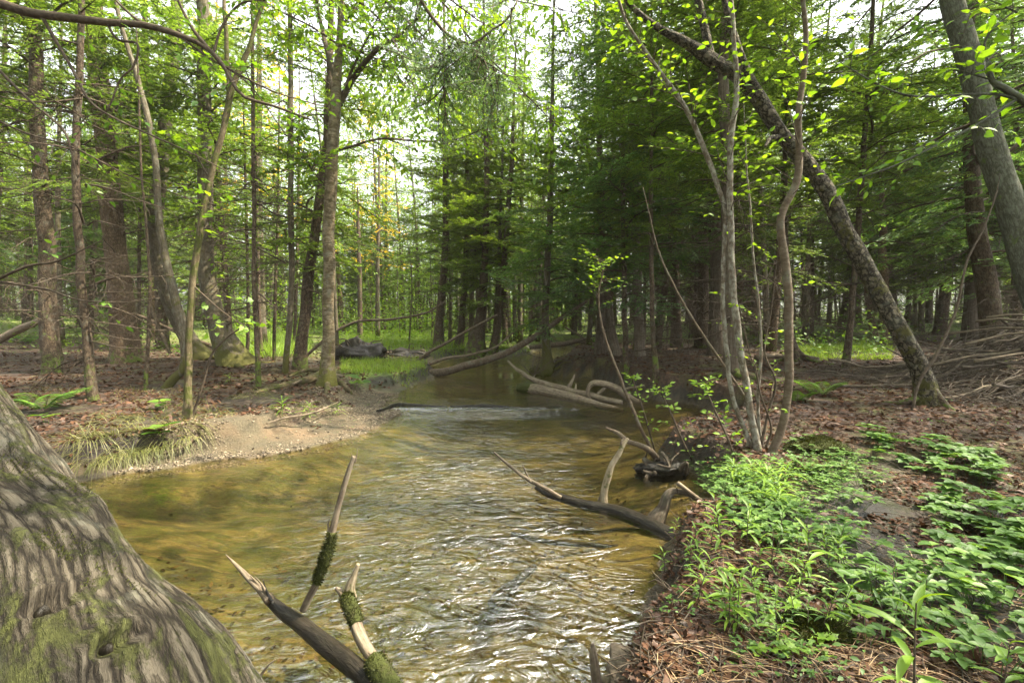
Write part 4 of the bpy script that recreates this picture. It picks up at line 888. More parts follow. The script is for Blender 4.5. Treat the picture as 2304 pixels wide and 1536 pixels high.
wood('broken_snag', 'black soaked snag with a splintered pale tip rising from the water at the bottom', [(900,1600,52,-.04),(830,1530,46,-.01),(760,1465,40,.02),(690,1410,34,.05),(640,1378,28,.08),(600,1345,20,.12)], M_wet, 'snag',
     extra=[('splintered_tip', [(606,1350,22,.13),(585,1325,16,.15),(560,1300,14,.17),(533,1272,8,.19),(508,1247,2,.21)], M_dead, None), ('splinter', [(600,1340,8,.14),(578,1310,5,.17),(563,1295,2,.19)], M_dead, None), ('splinter', [(604,1342,7,.14),(590,1315,4,.18),(573,1296,1.5,.20)], M_dead, None),
            ('splinter', [(799,1040,4),(803,1022,2),(805,1008,1)], M_dead, da), ('splinter', [(792,1050,4),(792,1030,2),(791,1020,1)], M_dead, da), ('splinter', [(612,1352,8,.13),(600,1330,5,.16),(592,1305,2,.18)], M_wet, None), ('upright_branch', [(682,1372,17),(700,1335,17),(718,1300,16),(738,1240,17),(748,1195,15),(758,1150,13),(772,1100,12),(786,1055,11),(797,1026,9)], M_dead, da), ('moss_sleeve', [(712,1312,13),(722,1285,21),(733,1252,24),(741,1225,23),(748,1198,14)], M_moss, da-.01), ('splinter', [(742,1200,6),(738,1180,4),(742,1165,1)], M_dead, da)])
wood('forked_branch', 'pale forked branch with green moss patches lying in the water beside the black snag', [(905,1585,36,-.03),(868,1525,33,.01),(832,1475,27,.04),(808,1430,27,.07),(798,1395,28,.10),(786,1360,26,.12),(772,1335,16,.14),(757,1322,7,.15)], M_dead, 'branch',
     extra=[('fork', [(790,1352,26),(786,1325,24),(796,1295,14),(806,1268,8)], M_deadm, db), ('moss_sleeve', [(802,1404,24,.10),(793,1375,33,.12),(783,1350,29,.135),(775,1337,14,.145)], M_moss, None), ('moss_sleeve', [(915,1600,46,-.02),(880,1545,50,.02),(850,1500,46,.045),(838,1482,36,.055)], M_moss, None)])
wood('bank_stake', 'short grey broken stake standing in the water by the sand bar', [(1345,1560,22),(1340,1500,20),(1336,1470,16),(1334,1448,8)], M_dead, 'stake', d=dz(1345, 1560, 0))
wood('sunken_log', 'black log awash under the pale stick in the middle of the stream', [(1205,1095,10,.025),(1240,1112,17,.012),(1300,1130,20,.003),(1360,1142,25,-.004),(1420,1162,30,-.010),(1490,1195,32,-.016),(1560,1225,32,-.02)], M_wet, 'log', seg=16)
wood('pale_stick', 'bare pale stick slanting down to the sunken log in mid stream', [(1112,1018,4,.16),(1150,1050,7,.13),(1195,1082,9,.09),(1235,1103,9,.06),(1262,1118,8,.03)], M_dead, 'stick', seg=8,
     extra=[('twig', [(1195,1085,4,.09),(1180,1055,3,.13),(1176,1045,1,.15)], M_dead, None)])
dc = dz(1362, 1132, 0)
wood('upright_branch', 'lichened crooked branch standing upright in the stream left of the root tangle', [(1358,1140,20),(1358,1110,16),(1366,1075,16),(1376,1045,13),(1392,1022,12),(1403,1000,10),(1414,985,6)], M_deadm, 'branch', d=dc,
     extra=[('fork', [(1402,1003,8),(1398,995,6),(1404,986,4)], M_dead, dc), ('twig', [(1345,1130,4),(1352,1110,3),(1361,1090,3)], M_dead, dc)])
wood('curved_branch', 'smooth grey branch arching out of the root tangle over the stream', [(1478,1030,16,.10),(1462,1012,14,.20),(1440,1000,12,.22),(1415,992,11,.22),(1390,975,9,.24),(1365,962,6,.26)], M_smooth, 'branch', seg=10)
dd_ = dz(1480, 1175, 0)
wood('gnarled_root', 'gnarled brown root arching out of the water at the right brink', [(1462,1190,60),(1476,1165,40),(1492,1145,26),(1502,1118,22),(1515,1106,16),(1540,1108,11),(1570,1122,10),(1600,1128,9),(1640,1116,8)], M_cedar, 'root', d=dd_, seg=14, rough=.2,
     extra=[('stub', [(1525,1086,10),(1548,1104,10),(1575,1124,9),(1590,1135,6)], M_dead, dd_-.02)])
wood('weir_log', 'dark sunken log lying across the stream where the water spills over', [(850,925,8,.05),(895,912,12,.02),(930,914,13,.012),(1000,917,12,.01),(1080,915,12,.014),(1160,918,9,.005),(1260,914,7,-.01)], M_wet, 'log')
wood('arched_log', 'long bare log arching up over the stream from the grassy spit', [(955,838,20),(1000,834,18),(1060,822,17),(1120,801,16),(1180,770,14),(1240,732,12),(1290,697,9),(1320,676,6)], M_smooth, 'log', d=dz(968,832,.12), seg=14, rough=.05)
wood('thin_pole', 'thin pale curved branch lying beside the arched log', [(955,824,7),(1000,808,7),(1060,797,6),(1110,783,5),(1150,752,4),(1180,728,3)], M_dead, 'branch', d=dz(960,828,.14)+.4, seg=7)
wood('thin_pole', 'thin dark pole slanting up from the grassy spit to the swollen hemlock', [(920,822,7),(980,785,7),(1050,745,6),(1120,708,5)], M_smooth, 'pole', d=dz(920,822,.18), seg=7)
wood('thin_pole', 'long bent thin pole leaning out from behind the birch over the root mound', [(690,800,7),(740,757,6),(800,724,6),(880,718,6),(950,706,5),(1000,680,3)], M_smooth, 'pole', d=11.0, seg=7)
wood('drift_log', 'broad weathered log lying half in the water in front of the dark pool', [(1172,872,26,.03),(1210,879,26,.04),(1260,888,24,.03),(1310,902,20,.02),(1360,915,16,.0),(1400,924,10,-.02)], M_dead, 'log', rough=.16,
     extra=[('mossy_end', [(1168,872,20,.03),(1180,873,28,.035),(1200,876,28,.04)], M_moss, None), ('broken_limb', [(1276,884,10),(1282,868,9),(1290,852,6),(1293,842,3)], M_dead, dz(1276, 884, .04)), ('broken_limb', [(1290,886,9),(1295,874,6),(1296,862,2)], M_deadm, dz(1290, 886, .04))])
wood('fallen_sapling', 'pale slender fallen trunk sloping down onto the weathered log', [(1143,812,5,.34),(1165,832,8,.28),(1200,852,11,.2),(1245,868,13,.14),(1290,880,14,.1),(1340,893,14,.07),(1400,905,12,.05)], M_dead, 'log', seg=9,
     extra=[('snapped_twig', [(1200,850,4,.2),(1203,843,3,.23),(1204,838,1,.26)], M_dead, None)])
de = dz(1350, 895, .05)
wood('driftwood_root', 'sun bleached root with a curled loop between the log and the right bank', [(1440,905,10),(1415,893,14),(1390,878,18),(1368,868,16),(1345,862,14),(1332,862,12),(1324,872,9),(1322,886,7),(1328,896,5)], M_dead, 'driftwood', d=de, rough=.18,
     extra=[('loop', [(1328,896,6),(1338,893,6),(1350,882,8),(1362,872,8)], M_dead, de), ('stub', [(1355,866,10),(1352,860,7),(1351,856,4)], M_dead, de)])
wood('pool_branch', 'thin greyish branch lying from the right bank into the dark pool', [(1420,905,8,.03),(1395,880,7,.1),(1450,868,6,.2)], M_dead, 'branch', seg=7)
wood('far_log', 'long bare log bridging the far water behind the lone hemlock', [(1190,782,9),(1230,777,11),(1270,774,12),(1300,767,11),(1330,774,9),(1345,778,7)], M_dead, 'log', d=15.5, seg=8,
     extra=[('branch', [(1330,774,6),(1300,752,5),(1270,735,4)], M_dead, 15.5)])
wood('foreground_twig', 'thin bleached twig poking out beside the huge mossy trunk at the bottom', [(585,1520,6),(600,1500,5),(612,1488,4),(620,1482,2)], M_dead, 'twig', d=1.15, seg=6)
wood('ground_pole', 'long thin pole lying flat on the brown ground behind the leaning scaly tree', [(1890,868,6,.42),(1960,868,7,.42),(2050,866,8,.43),(2120,862,8,.44),(2220,872,8,.44),(2330,880,8,.45)], M_smooth, 'pole', seg=8)
wood('fallen_log', 'pale fallen log behind the sapling clump on the right bank', [(1700,802,11,.50),(1770,802,11,.50),(1840,808,10,.49)], M_dead, 'log', seg=8)
wood('fallen_log', 'pale fallen trunk lying in the woods at the far left', [(-60,800,16),(0,765,18),(60,735,16),(110,715,12)], M_dead, 'log', d=12.5, seg=10)
wood('fallen_pole', 'dark thin trunk leaning between the stout reddish hemlock and the mossy foot', [(300,705,7),(360,730,8),(420,757,9),(470,775,9)], M_hem, 'pole', d=12, seg=8)
wood('bleached_branch', 'bleached forked branch leaning behind the bent grey stem', [(340,690,7),(355,730,8),(370,765,8),(382,795,7)], M_dead, 'branch', d=11, seg=8)
wood('drift_stick', 'grey stick with bark strips resting on the gravel below the left bank', [(362,1022,5,.06),(410,1005,7,.10),(440,985,8,.14),(458,963,4,.2)], M_smooth, 'stick', seg=7)
wood('drift_stick', 'thin bare stick lying at the edge of the red leaves left of the gravel', [(600,952,4,.18),(650,938,5,.2),(700,930,5,.2),(760,905,3,.22)], M_dead, 'stick', seg=6)
wood('sunken_branch', 'dark waterlogged branch under the surface in the middle of the near pool', [(1105,1365,30,-.06),(1130,1335,34,-.05),(1165,1305,22,-.05),(1205,1275,14,-.05)], M_wet, 'branch', seg=10, rough=.2)
wood('sunken_branch', 'thin wavy waterlogged branch curving below the sunken log', [(1150,1200,12,-.07),(1220,1215,12,-.07),(1300,1222,10,-.07),(1390,1228,8,-.07)], M_wet, 'branch', seg=8, rough=.2)
# bare twigs still on the poles
for o in list(COL.objects):
    if o.name.split('.')[0] in ('thin_pole', 'arched_log', 'fallen_sapling', 'far_log'):
        src = o if o.type == 'MESH' else o.children[0]; co_ = np.empty(len(src.data.vertices)*3, np.float32); src.data.vertices.foreach_get('co', co_); V = co_.reshape(-1, 3); g = RS(len(V)); n_ = 9; k = g.randint(len(V)//4, len(V)-3, n_); mb = MB()
        xd = g.randn(n_, 3)*[1, .6, .6]+[.6, 0, .5]; kk = g.randint(3, size=n_)
        for i in range(3): combine(mb, BARE[i], frames(V[k][kk == i], xd[kk == i], g.randn((kk == i).sum(), 3), g.uniform(.25, .7, (kk == i).sum())))
        if o.type == 'MESH':   # becomes a thing with a stem and its twigs
            e = thing(o.name.split('.')[0]+'_root', None, None, tuple(o.location))
            for key in list(o.keys()):
                if key in ('label', 'category', 'group'): e[key] = o[key]; del o[key]
            nm = o.name.split('.')[0]; o.name = 'stem'; e.name = nm; o.parent = e; o.location = (0, 0, 0); par = e
        else: par = o
        mb.obj('bare_twigs', [M_twig, M_twig], par, False)
# upturned root mound
def lump(name, label, cat, px, py, rx, ry, rz, mat, seed, roots=0, dz0=0.0):
    b = G(px, py); b[2] += dz0; n = 48; m = 26; th = np.arange(n)*2*math.pi/n; ph = np.linspace(-.5, math.pi/2-.02, m)
    A, B = np.meshgrid(th, ph); d = np.stack([np.cos(A)*np.cos(B), np.sin(A)*np.cos(B), np.sin(B)], -1); f = 1+.28*fbm(d[..., 0]*2+seed, d[..., 1]*2, d[..., 2]*2, 4)
    V = (d*f[..., None]*np.array([rx, ry, rz])).reshape(-1, 3); i = np.arange(m-1)[:, None]*n; j = np.arange(n)[None]
    root = thing(name, label, cat, tuple(b)); mb = MB(); mb.add(V, np.stack([i+j, i+(j+1) % n, i+n+(j+1) % n, i+n+j], -1).reshape(-1, 4)); 
    if 'moss' in name: q = V[(d.reshape(-1, 3)[:, 2] > .05)]; g_ = RS(seed); kk = g_.randint(len(q), size=5000); mb.inst(NEEDLE[0], [(NEEDLE[1][0][0], 1)], frames(q[kk]*.97+g_.randn(5000, 3)*.004, q[kk]/np.array([rx, ry, rz])+g_.randn(5000, 3)*.6, g_.randn(5000, 3), np.tile([[.016, .003, 1]], (5000, 1))))
    mb.obj('mound', [mat, L_moss], root)
    g = RS(seed)
    for k in range(roots):
        a = g.rand()*6.28; e = g.uniform(.1, 1.2); d0 = np.array([math.cos(a)*math.cos(e)*rx, math.sin(a)*math.cos(e)*ry, math.sin(e)*rz]); q = [d0*.8, d0*1.12+g.randn(3)*.04, d0*1.25+g.randn(3)*.12*rx+np.array([0, 0, -.05]), d0*1.4+g.randn(3)*.22*rx+np.array([0, 0, -.15*rz])]
        m_ = MB(); m_.tube(spline(q, 14), np.linspace(.022, .004, 14), 6, 0, True, .1, k); m_.obj('root', [M_cedar], root)
    return root
lump('root_mound', 'dark upturned root mound at the edge of the sunny meadow', 'root mound', 800, 806, .72, .4, .42, M_wet, 3, 22)
lump('root_mound', 'low earthy root hump between the root mound and the row of hemlocks', 'root mound', 905, 800, .6, .3, .18, M_wet, 5, 12)
lump('root_tangle', 'black root tangle jutting into the stream below the arching grey branch', 'root tangle', 1490, 1062, .20, .12, .10, M_wet, 8, 16)
lump('moss_cushion', 'bright green moss cushion right of the sapling clump', 'moss', 1835, 1012, .20, .14, .085, M_moss, 9)
lump('moss_cushion', 'low golden moss cushion on the near right brink', 'moss', 1830, 1425, .10, .08, .035, M_moss, 10)
lump('boulder', 'dark stone at the foot of the lone hemlock in the shallows', 'boulder', 1205, 838, .16, .12, .13, M_grey, 12)
M_rock = barkmat('pale_stone', (.05, .042, .034), (.085, .068, .05), (.15, .125, .098), (9, 9), .5)
lump('sandy_rock', 'pale smooth sandy rock at the foot of the near right brink', 'rock', 1430, 1490, .085, .13, .04, M_rock, 15, dz0=-.035)
lump('stream_stone', 'smooth tan stone lying against the sand bar at the bottom', 'stone', 1372, 1555, .05, .045, .05, M_deadm, 13)

# ------------------------------------------------------------ limbs reaching into the picture from trees outside it
def limb_thing(name, label, paths, d, mat, leafm, lf, n, tw, per, trunk=None, tmpl=LEAF, cat='tree', droop=.25, s0=.15):
    P0 = pxpath(paths[0][0], d); base = P0[0].copy()
    if trunk is not None: base = np.array([trunk[0], trunk[1], float(H(trunk[0], trunk[1])[0])])
    root = thing(name, label, cat, tuple(base))
    if trunk is not None:
        Pt = spline([base-[0,0,.1], base+[0,0,1.2], [P0[0][0], P0[0][1], P0[0][2]], P0[0]+[trunk[2], 0, 3]], 30); mb = MB(); mb.tube(Pt-base, np.linspace(trunk[3], trunk[3]*.6, 30), 14, 0, True, .06, 2); mb.obj('trunk', [mat], root)
    for k, (pts, w0, w1, nt_) in enumerate(paths):
        P = pxpath([(x[0], x[1]) + ((x[2],) if len(x) > 2 else ()) for x in pts], d); rr = np.linspace(w0, w1, 30)/2*d/F
        mb = MB(); mb.tube(P-base, rr, 10, 1, True, .08, k)
        if nt_: twigs_on(mb, P-base, rg, nt_, tw, lf, per, droop, tmpl, wr=.0022, s0=s0)
        mb.obj('limb', [leafm, mat], root, True)
    return root
limb_thing('hemlock_tree', 'dark tree outside the left edge whose long limb crosses the top left corner', [
    ([(-160,-30),(-20,2),(60,28),(150,40),(250,52),(330,58),(410,82),(470,112),(510,160),(545,215),(620,240),(700,270)], 22, 4, 10),
    ([(95,38),(130,100),(165,160),(200,225),(250,262),(330,300),(420,340),(520,390)], 8, 2, 6), ([(240,52),(265,90),(310,100),(300,150),(270,180),(240,250),(200,260),(180,280)], 6, 2, 5),
    ([(330,60),(290,30),(240,-20)], 7, 4, 3), ([(470,112),(430,60),(395,-10)], 9, 5, 3), ([(480,120),(500,60),(540,10),(600,0)], 6, 3, 4), ([(505,150),(580,190),(640,215),(730,240)], 5, 2, 6), ([(400,80),(470,130),(560,190),(640,300)], 5, 2, 5),
    ([(-30,130),(60,220),(140,290),(160,340),(175,400)], 7, 3, 3), ([(-40,255),(60,300),(160,330),(280,390),(430,450)], 5, 2, 4), ([(-30,640),(60,600),(120,590),(170,570),(230,540)], 7, 2, 2), ([(-30,630),(100,650),(180,675),(280,680),(360,670)], 5, 1.5, 2)],
    2.6, M_twig, L_mid, .045, 6, (.12, .4), 5, (-3.4, 2.5, -.1, .16), LEAF)
limb_thing('witch_hazel_shrub', 'shrub outside the right edge reaching in with a pale limb and large bright leaves', [
    ([(2420,330),(2340,260),(2304,228),(2262,200),(2232,180),(2224,140)], 20, 9, 10), ([(2320,235),(2240,212),(2150,215),(2050,216),(1985,195),(1930,165),(1890,140)], 7, 2, 12),
    ([(2285,225),(2200,280),(2110,325),(2020,370),(1950,395),(1880,420)], 7, 2, 13), ([(2225,150),(2215,100),(2240,60),(2290,20)], 6, 3, 9), ([(2290,30),(2250,10),(2200,-10)], 4, 2, 4), ([(2232,180),(2180,165),(2130,150)], 4, 2, 5)],
    1.5, M_pale, L_lime, .042, 10, (.05, .14), 3, (2.1, 1.2, .1, .04), LEAF, cat='shrub')
limb_thing('cedar_branch', 'dark cedar branch hanging down from the top edge right of the birch', [
    ([(900,-220),(930,-60),(950,5),(985,55),(1010,80),(1040,95),(1066,98),(1105,70),(1140,45),(1165,0)], 10, 3, 0), ([(1066,98),(1080,130),(1110,150),(1130,165)], 5, 2, 0), ([(1020,88),(1003,140),(1000,200),(1002,260)], 4, 1.5, 0)],
    3.2, M_twig, L_blue, .05, 8, (.1, .3), 5, cat='branch')
# scale-leaf sprays on the hanging cedar branch, its parts
cb = [o for o in COL.objects if o.name.startswith('cedar_branch')][0]; cbb = np.array(cb.location); mb = MB(); g = RS(77)
P = np.concatenate([pxpath([(930,-60),(950,5),(985,55),(1010,80),(1040,95),(1066,98),(1105,70),(1165,0)], 3.2), pxpath([(1020,88),(1003,140),(1000,200),(1002,260)], 3.2, 20), pxpath([(1066,98),(1080,130),(1110,150),(1130,165)], 3.2, 12)])
k = g.randint(len(P), size=60); xd = np.stack([g.randn(60), g.randn(60), -np.abs(g.randn(60))-.5], -1)
for i in range(3):
    q = np.arange(60) % 3 == i; combine(mb, BOUGHS_S[i], frames((P-cbb)[k][q], xd[q], g.randn(q.sum(), 3), g.uniform(.2, .48, q.sum())))
mb.obj('sprays', [L_blue, M_twig], cb, False)
# leafy limbs hanging into the gap from the top of the birch
for pts in ([(768,-60),(850,-90),(960,-40),(1040,20),(1100,60),(1180,90)], [(765,-40),(860,0),(930,60),(990,120),(1050,170),(1110,200)], [(763,-30),(850,40),(900,120),(930,190),(960,240)], [(768,-60),(900,-60),(1050,-20),(1200,10),(1300,30)], [(768,-50),(960,-20),(1060,90),(1150,180),(1220,250),(1260,290)], [(760,100),(700,60),(620,20),(560,-30)]):
    P = pxpath([(x, y, rg.uniform(-.6, .2)*i) for i, (x, y) in enumerate(pts)], d9)
    part_tube(T['t9'][0], P, np.linspace(.018, .004, 30), 'limb', [L_lime, M_twig], 6, leaves=lambda mb, P: twigs_on(mb, P, rg, 50, (.4, 1.2), .10, 9, .5, LEAF, wr=.0035, s0=.25))

# ------------------------------------------------------------ brush pile on the right
g = RS(61); grp = 'loose sticks of the brush pile'
bp = W(2290, 800, 6.0); bp[2] = float(H(bp[0], bp[1])[0])
def pile_z(x, y): return np.maximum(0, 1.0*(1-np.hypot((x-bp[0]-.7)/2.3, (y-bp[1])/1.5)))
def stick(L, r, bend): u = np.linspace(-.5, .5, 8)[:, None]; return np.hstack([u*L, bend*L*(u**2), g.randn(8, 1)*.01*L]), np.linspace(r, r*.45, 8)
protos = []
for i in range(8):
    P, r_ = stick(g.uniform(.9, 2.0), g.uniform(.008, .022), g.uniform(-.3, .3)); mb = MB(); mb.tube(P, r_, 6, 0, True, .08, i)
    if i % 2: q = P[5]; mb.tube(spline([q, q+[.15, .1, .03], q+[.4, .2, .02]], 6), np.linspace(r_[5]*.6, .002, 6), 5, 0, False)
    protos.append(mb.mesh('stick', [M_stickm if i % 3 else M_dead]))
for i in range(110):
    x = bp[0]+g.uniform(-1.6, 1.8); y = bp[1]+g.uniform(-1.3, 1.1); z = pile_z(x, y)*g.uniform(.55, 1.05)+float(H(x, y)[0])+.03
    o = link('brush_stick', protos[i % 8]); o.location = (x, y, z); o.rotation_euler = (g.uniform(-.4, .4), -g.uniform(-.12, .5)*(1 if g.rand() < .85 else -1), g.choice([0, math.pi])*0+g.normal(.15, .45))
    tag(o, 'one of the grey brown sticks heaped in the brush pile at the right edge', 'stick', grp)
mb = MB(); N = 1500; x = bp[0]+g.uniform(-1.9, 2.2, N); y = bp[1]+g.uniform(-1.5, 1.3, N); z = pile_z(x, y)*g.rand(N)**.5+H(x, y)+.02
for i in range(4):
    P, r_ = stick(1.0, .006, g.uniform(-.3, .3)); s = MB(); s.tube(P, r_, 4, 0, False); k = np.arange(N) % 4 == i; n_ = k.sum()
    a = g.normal(.1, .6, n_); e = g.normal(.18, .25, n_); combine(mb, s, frames(np.stack([x, y, z], -1)[k], np.stack([np.cos(a)*np.cos(e), np.sin(a)*np.cos(e), np.sin(e)], -1), g.randn(n_, 3), g.uniform(.35, 1.1, n_)))
tag(mb.obj('brushwood', [M_stickm]), 'tangled fine brushwood filling the pile at the right edge', 'brushwood', kind='stuff')

# ------------------------------------------------------------ herbs and ferns
def strip(n=5, w=.5, curl=.9, fold=.12, pw=1.0):
    t = np.linspace(0, 1, n+1); ww = w*np.sin(math.pi*np.clip(t, .04, 1)**pw)**.8*.5; V = []
    for i in range(n+1): V += [(t[i]*(1-.15*curl*t[i]), -ww[i], -curl*.45*t[i]**2+fold*ww[i]), (t[i]*(1-.15*curl*t[i]), 0, -curl*.45*t[i]**2), (t[i]*(1-.15*curl*t[i]), ww[i], -curl*.45*t[i]**2+fold*ww[i])]
    Fq = [];
    for i in range(n): a = 3*i; Fq += [(a, a+3, a+4, a+1), (a+1, a+4, a+5, a+2)]
    return np.array(V, float), [(np.array(Fq), 0)]
LANCE = strip(6, .165, .9, .5); OVAL = strip(5, .55, .35, .35, .85); TOOTH = (mv, [(mf, 0)])
def lance_herb(g, h, n=11, lf=.14, tm=LANCE, lean=.12):
    mb = MB(); u = np.linspace(0, 1, 8)[:, None]; P = np.hstack([u**2*lean*g.randn()*h, u**2*lean*g.randn()*h, u*h]); mb.tube(P, np.linspace(.0032, .0015, 8), 5, 1, False)
    s = np.linspace(.18, 1, n); pos = np.stack([np.interp(s, u[:, 0], P[:, k]) for k in range(3)], -1); a = np.arange(n)*2.4+g.rand()*6; up = .35+1.3*s**3
    xd = np.stack([np.cos(a), np.sin(a), up], -1); ln = lf*g.uniform(.75, 1.15, n)*(1-.45*np.abs(s-.6)/.6); mb.inst(*tm, frames(pos, xd, np.array([0, 0, 1.])+g.randn(n, 3)*.12, ln)); return mb
def whorl_herb(g, stems=5, h=.13, lf=.055, leaflets=3, spread=.08, tm=OVAL):
    mb = MB()
    for i in range(stems):
        a0 = g.rand()*6.28; r_ = spread*g.rand()**.5; hh = h*g.uniform(.5, 1.15); top = np.array([math.cos(a0)*r_*1.5, math.sin(a0)*r_*1.5, hh]); b = np.array([math.cos(a0)*r_*.4, math.sin(a0)*r_*.4, 0])
        mb.tube(spline([b, (b+top)/2+[0, 0, hh*.1], top], 6), np.linspace(.0018, .001, 6), 4, 1, False); n = leaflets
        a = np.arange(n)*(4.2/n if n < 4 else 6.28/n)+g.rand()*6.28; xd = np.stack([np.cos(a), np.sin(a), np.full(n, .18)], -1)
        mb.inst(*tm, frames(np.repeat(top[None], n, 0), xd, np.array([0, 0, 1.])+g.randn(n, 3)*.12, lf*g.uniform(.8, 1.25, n)))
    return mb
def fern(g, fr=7, L=.4):
    mb = MB()
    for i in range(fr):
        a = i*6.28/fr+g.rand()*.6; u = np.linspace(0, 1, 16)[:, None]; l = L*g.uniform(.7, 1.1); d = np.array([math.cos(a), math.sin(a), 0])
        P = d*l*u*.8+np.array([0, 0, 1])*l*(.95*u-.55*u**2.2); mb.tube(P, np.linspace(.0022, .0008, 16), 4, 1, False)
        n = 34; s = .12+.86*np.arange(n)/n; pos = np.stack([np.interp(s, u[:, 0], P[:, k]) for k in range(3)], -1); sd_ = np.where(np.arange(n) % 2, 1, -1)[:, None]*np.array([-math.sin(a), math.cos(a), 0])
        ln = l*.30*np.sin(math.pi*(.12+.88*s))**.7*(1-.3*s); mb.inst(*strip(4, .26, .3, .2), frames(pos, sd_+d*.35, np.array([0, 0, 1.])+g.randn(n, 3)*.1, ln))
    return mb
g = RS(90)
ME = {'lance': [lance_herb(g, .26).mesh('lance_herb', [L_bright, M_twig]) for _ in range(4)], 'lanceb': [lance_herb(g, .2, 9, .10).mesh('lance_herb', [L_herb, M_twig]) for _ in range(3)],
      'whorl': [whorl_herb(g, 6).mesh('whorl_herb', [L_herb, L_herb]) for _ in range(5)], 'five': [whorl_herb(g, 4, .16, .075, 5, .07).mesh('whorl_herb', [L_herb, L_herb]) for _ in range(3)],
      'tiny': [whorl_herb(g, 16, .09, .028, 4, .13).mesh('small_herb', [L_herb, L_herb]) for _ in range(3)], 'heart': [whorl_herb(g, 3, .10, .09, 2, .05, strip(5, .85, .2, .2, .7)).mesh('broad_leaf_herb', [L_mid, L_mid]) for _ in range(2)],
      'tooth': [whorl_herb(g, 4, .10, .06, 3, .06, TOOTH).mesh('toothed_herb', [L_bright, L_bright]) for _ in range(2)], 'grassy': [lance_herb(g, .16, 16, .2, strip(5, .08, 1.2, .4)).mesh('grassy_herb', [L_bright, L_herb]) for _ in range(2)]}
MF = [fern(g).mesh('fern', [L_mid, M_twig]), fern(g, 6).mesh('fern', [L_herb, M_twig])]
def put(me, name, label, cat, px, py, sc, group=None, tilt=.1):
    b = G(px, py); o = link(name, me); o.location = (b[0], b[1], b[2]-.005); o.rotation_euler = (g.randn()*tilt, g.randn()*tilt, g.rand()*6.28); o.scale = (sc,)*3; return tag(o, label, cat, group)
def field(kind, name, label, cat, region, n, sc, group):
    ms = ME[kind]; k = 0
    (x0, y0), (x1, y1), (x2, y2), (x3, y3) = region
    for i in range(n):
        a, b = g.rand(), g.rand(); px = (x0*(1-a)+x1*a)*(1-b)+(x3*(1-a)+x2*a)*b; py = (y0*(1-a)+y1*a)*(1-b)+(y3*(1-a)+y2*a)*b
        q = G(px, py)
        if float(sdf(q[0], q[1])[0]) < .05: continue
        put(ms[g.randint(len(ms))], name, label, cat, px, py, sc*g.uniform(.7, 1.3), group)
field('five', 'leafy_herb', 'one of the broad leaved herbs crowding between the moss cushion and the right edge', 'herb', [(1930,985),(2200,1010),(2300,1130),(2010,1060)], 44, .62, 'broad leaved herbs below the leaning scaly tree')
field('five', 'leafy_herb', 'one of the pale broad leaved herbs beside the black mud at the right edge', 'herb', [(2040,1130),(2330,1130),(2360,1330),(2120,1280)], 44, .58, 'pale broad leaved herbs beside the black mud')
field('whorl', 'clover_herb', 'one of the three leaved herbs in the lower right corner', 'herb', [(1880,1280),(2330,1300),(2350,1560),(1950,1480)], 34, .75, 'three leaved herbs in the lower right corner')
field('whorl', 'clover_herb', 'one of the three leaved herbs strung along the black mud above the lance leaved herbs', 'herb', [(1620,1150),(1930,1130),(1960,1260),(1700,1240)], 34, .62, 'three leaved herbs along the black mud')
field('tiny', 'small_herb', 'one of the small leaved herbs massed at the brink below the sapling clump', 'herb', [(1560,1040),(1750,1040),(1800,1150),(1610,1130)], 44, .72, 'small leaved herbs below the sapling clump')
field('tiny', 'small_herb', 'one of the low small leaved herbs right of the sapling clump', 'herb', [(1760,990),(1960,1040),(1920,1140),(1780,1120)], 30, .7, 'low small leaved herbs right of the sapling clump')
field('tiny', 'small_herb', 'one of the tiny herbs scattered over the near right brink', 'herb', [(1500,1260),(1850,1290),(1950,1540),(1530,1520)], 22, .42, 'tiny herbs scattered over the near right brink')
field('lance', 'lance_herb', 'one of the lance leaved herbs standing on the near right brink', 'herb', [(1500,1200),(1890,1230),(1960,1500),(1560,1440)], 26, .58, 'lance leaved herbs on the near right brink')
field('lanceb', 'lance_herb', 'one of the lance leaved herbs among the grass in front of the black mud', 'herb', [(1640,1200),(2050,1290),(2150,1520),(1650,1400)], 24, .7, 'lance leaved herbs in front of the black mud')
field('grassy', 'grassy_herb', 'one of the grassy tufts below the small leaved herbs at the brink', 'herb', [(1600,1060),(1800,1080),(1820,1180),(1640,1150)], 12, .7, 'grassy tufts below the sapling clump')
field('tooth', 'toothed_herb', 'one of the lobed leaf herbs low on the near right brink', 'herb', [(1560,1290),(2000,1330),(2100,1540),(1600,1500)], 12, .38, 'lobed leaf herbs low on the near right brink')
for (px, py, sc, me, lab) in ((2058,1600,1.15,'lance','tallest lance leaved herb, nearest the camera at the bottom right'), (1818,1325,.85,'lance','upright lance leaved herb with yellow tip in the middle of the right brink'), (1495,1290,.45,'lance','lone lance leaved herb overhanging the water at the brink'),
     (1708,1300,.6,'lance','bright lance leaved herb with one broad twisted leaf'), (1600,1230,.65,'lance','lance leaved herb with wide arching leaves by the gnarled root'), (1658,1420,.75,'lance','lance leaved herb leaning over dead grass at the near brink'), (1640,940,.7,'lanceb','grassy leaved herb on the gravel below the mossy roots'), (2250,1600,.75,'lance','lance leaved herb in the extreme lower right corner')):
    put(ME[me][g.randint(len(ME[me]))], 'lance_herb', lab, 'herb', px, py, sc, tilt=.05)
for (px, py, sc, lab) in ((105,955,.9,'broad green leaf herb beside the huge mossy trunk on the left bank'), (370,985,1.3,'broad leaved herb among the sedges on the left bank'), (325,890,.0,''), (380,920,1.2,'broad leaved herb behind the mossy thin tree foot'), (800,875,1.5,'broad leaved herb on the grassy spit right of the birch')):
    if sc: put(ME['heart'][g.randint(2)], 'broad_leaf_herb', lab, 'herb', px, py, sc)
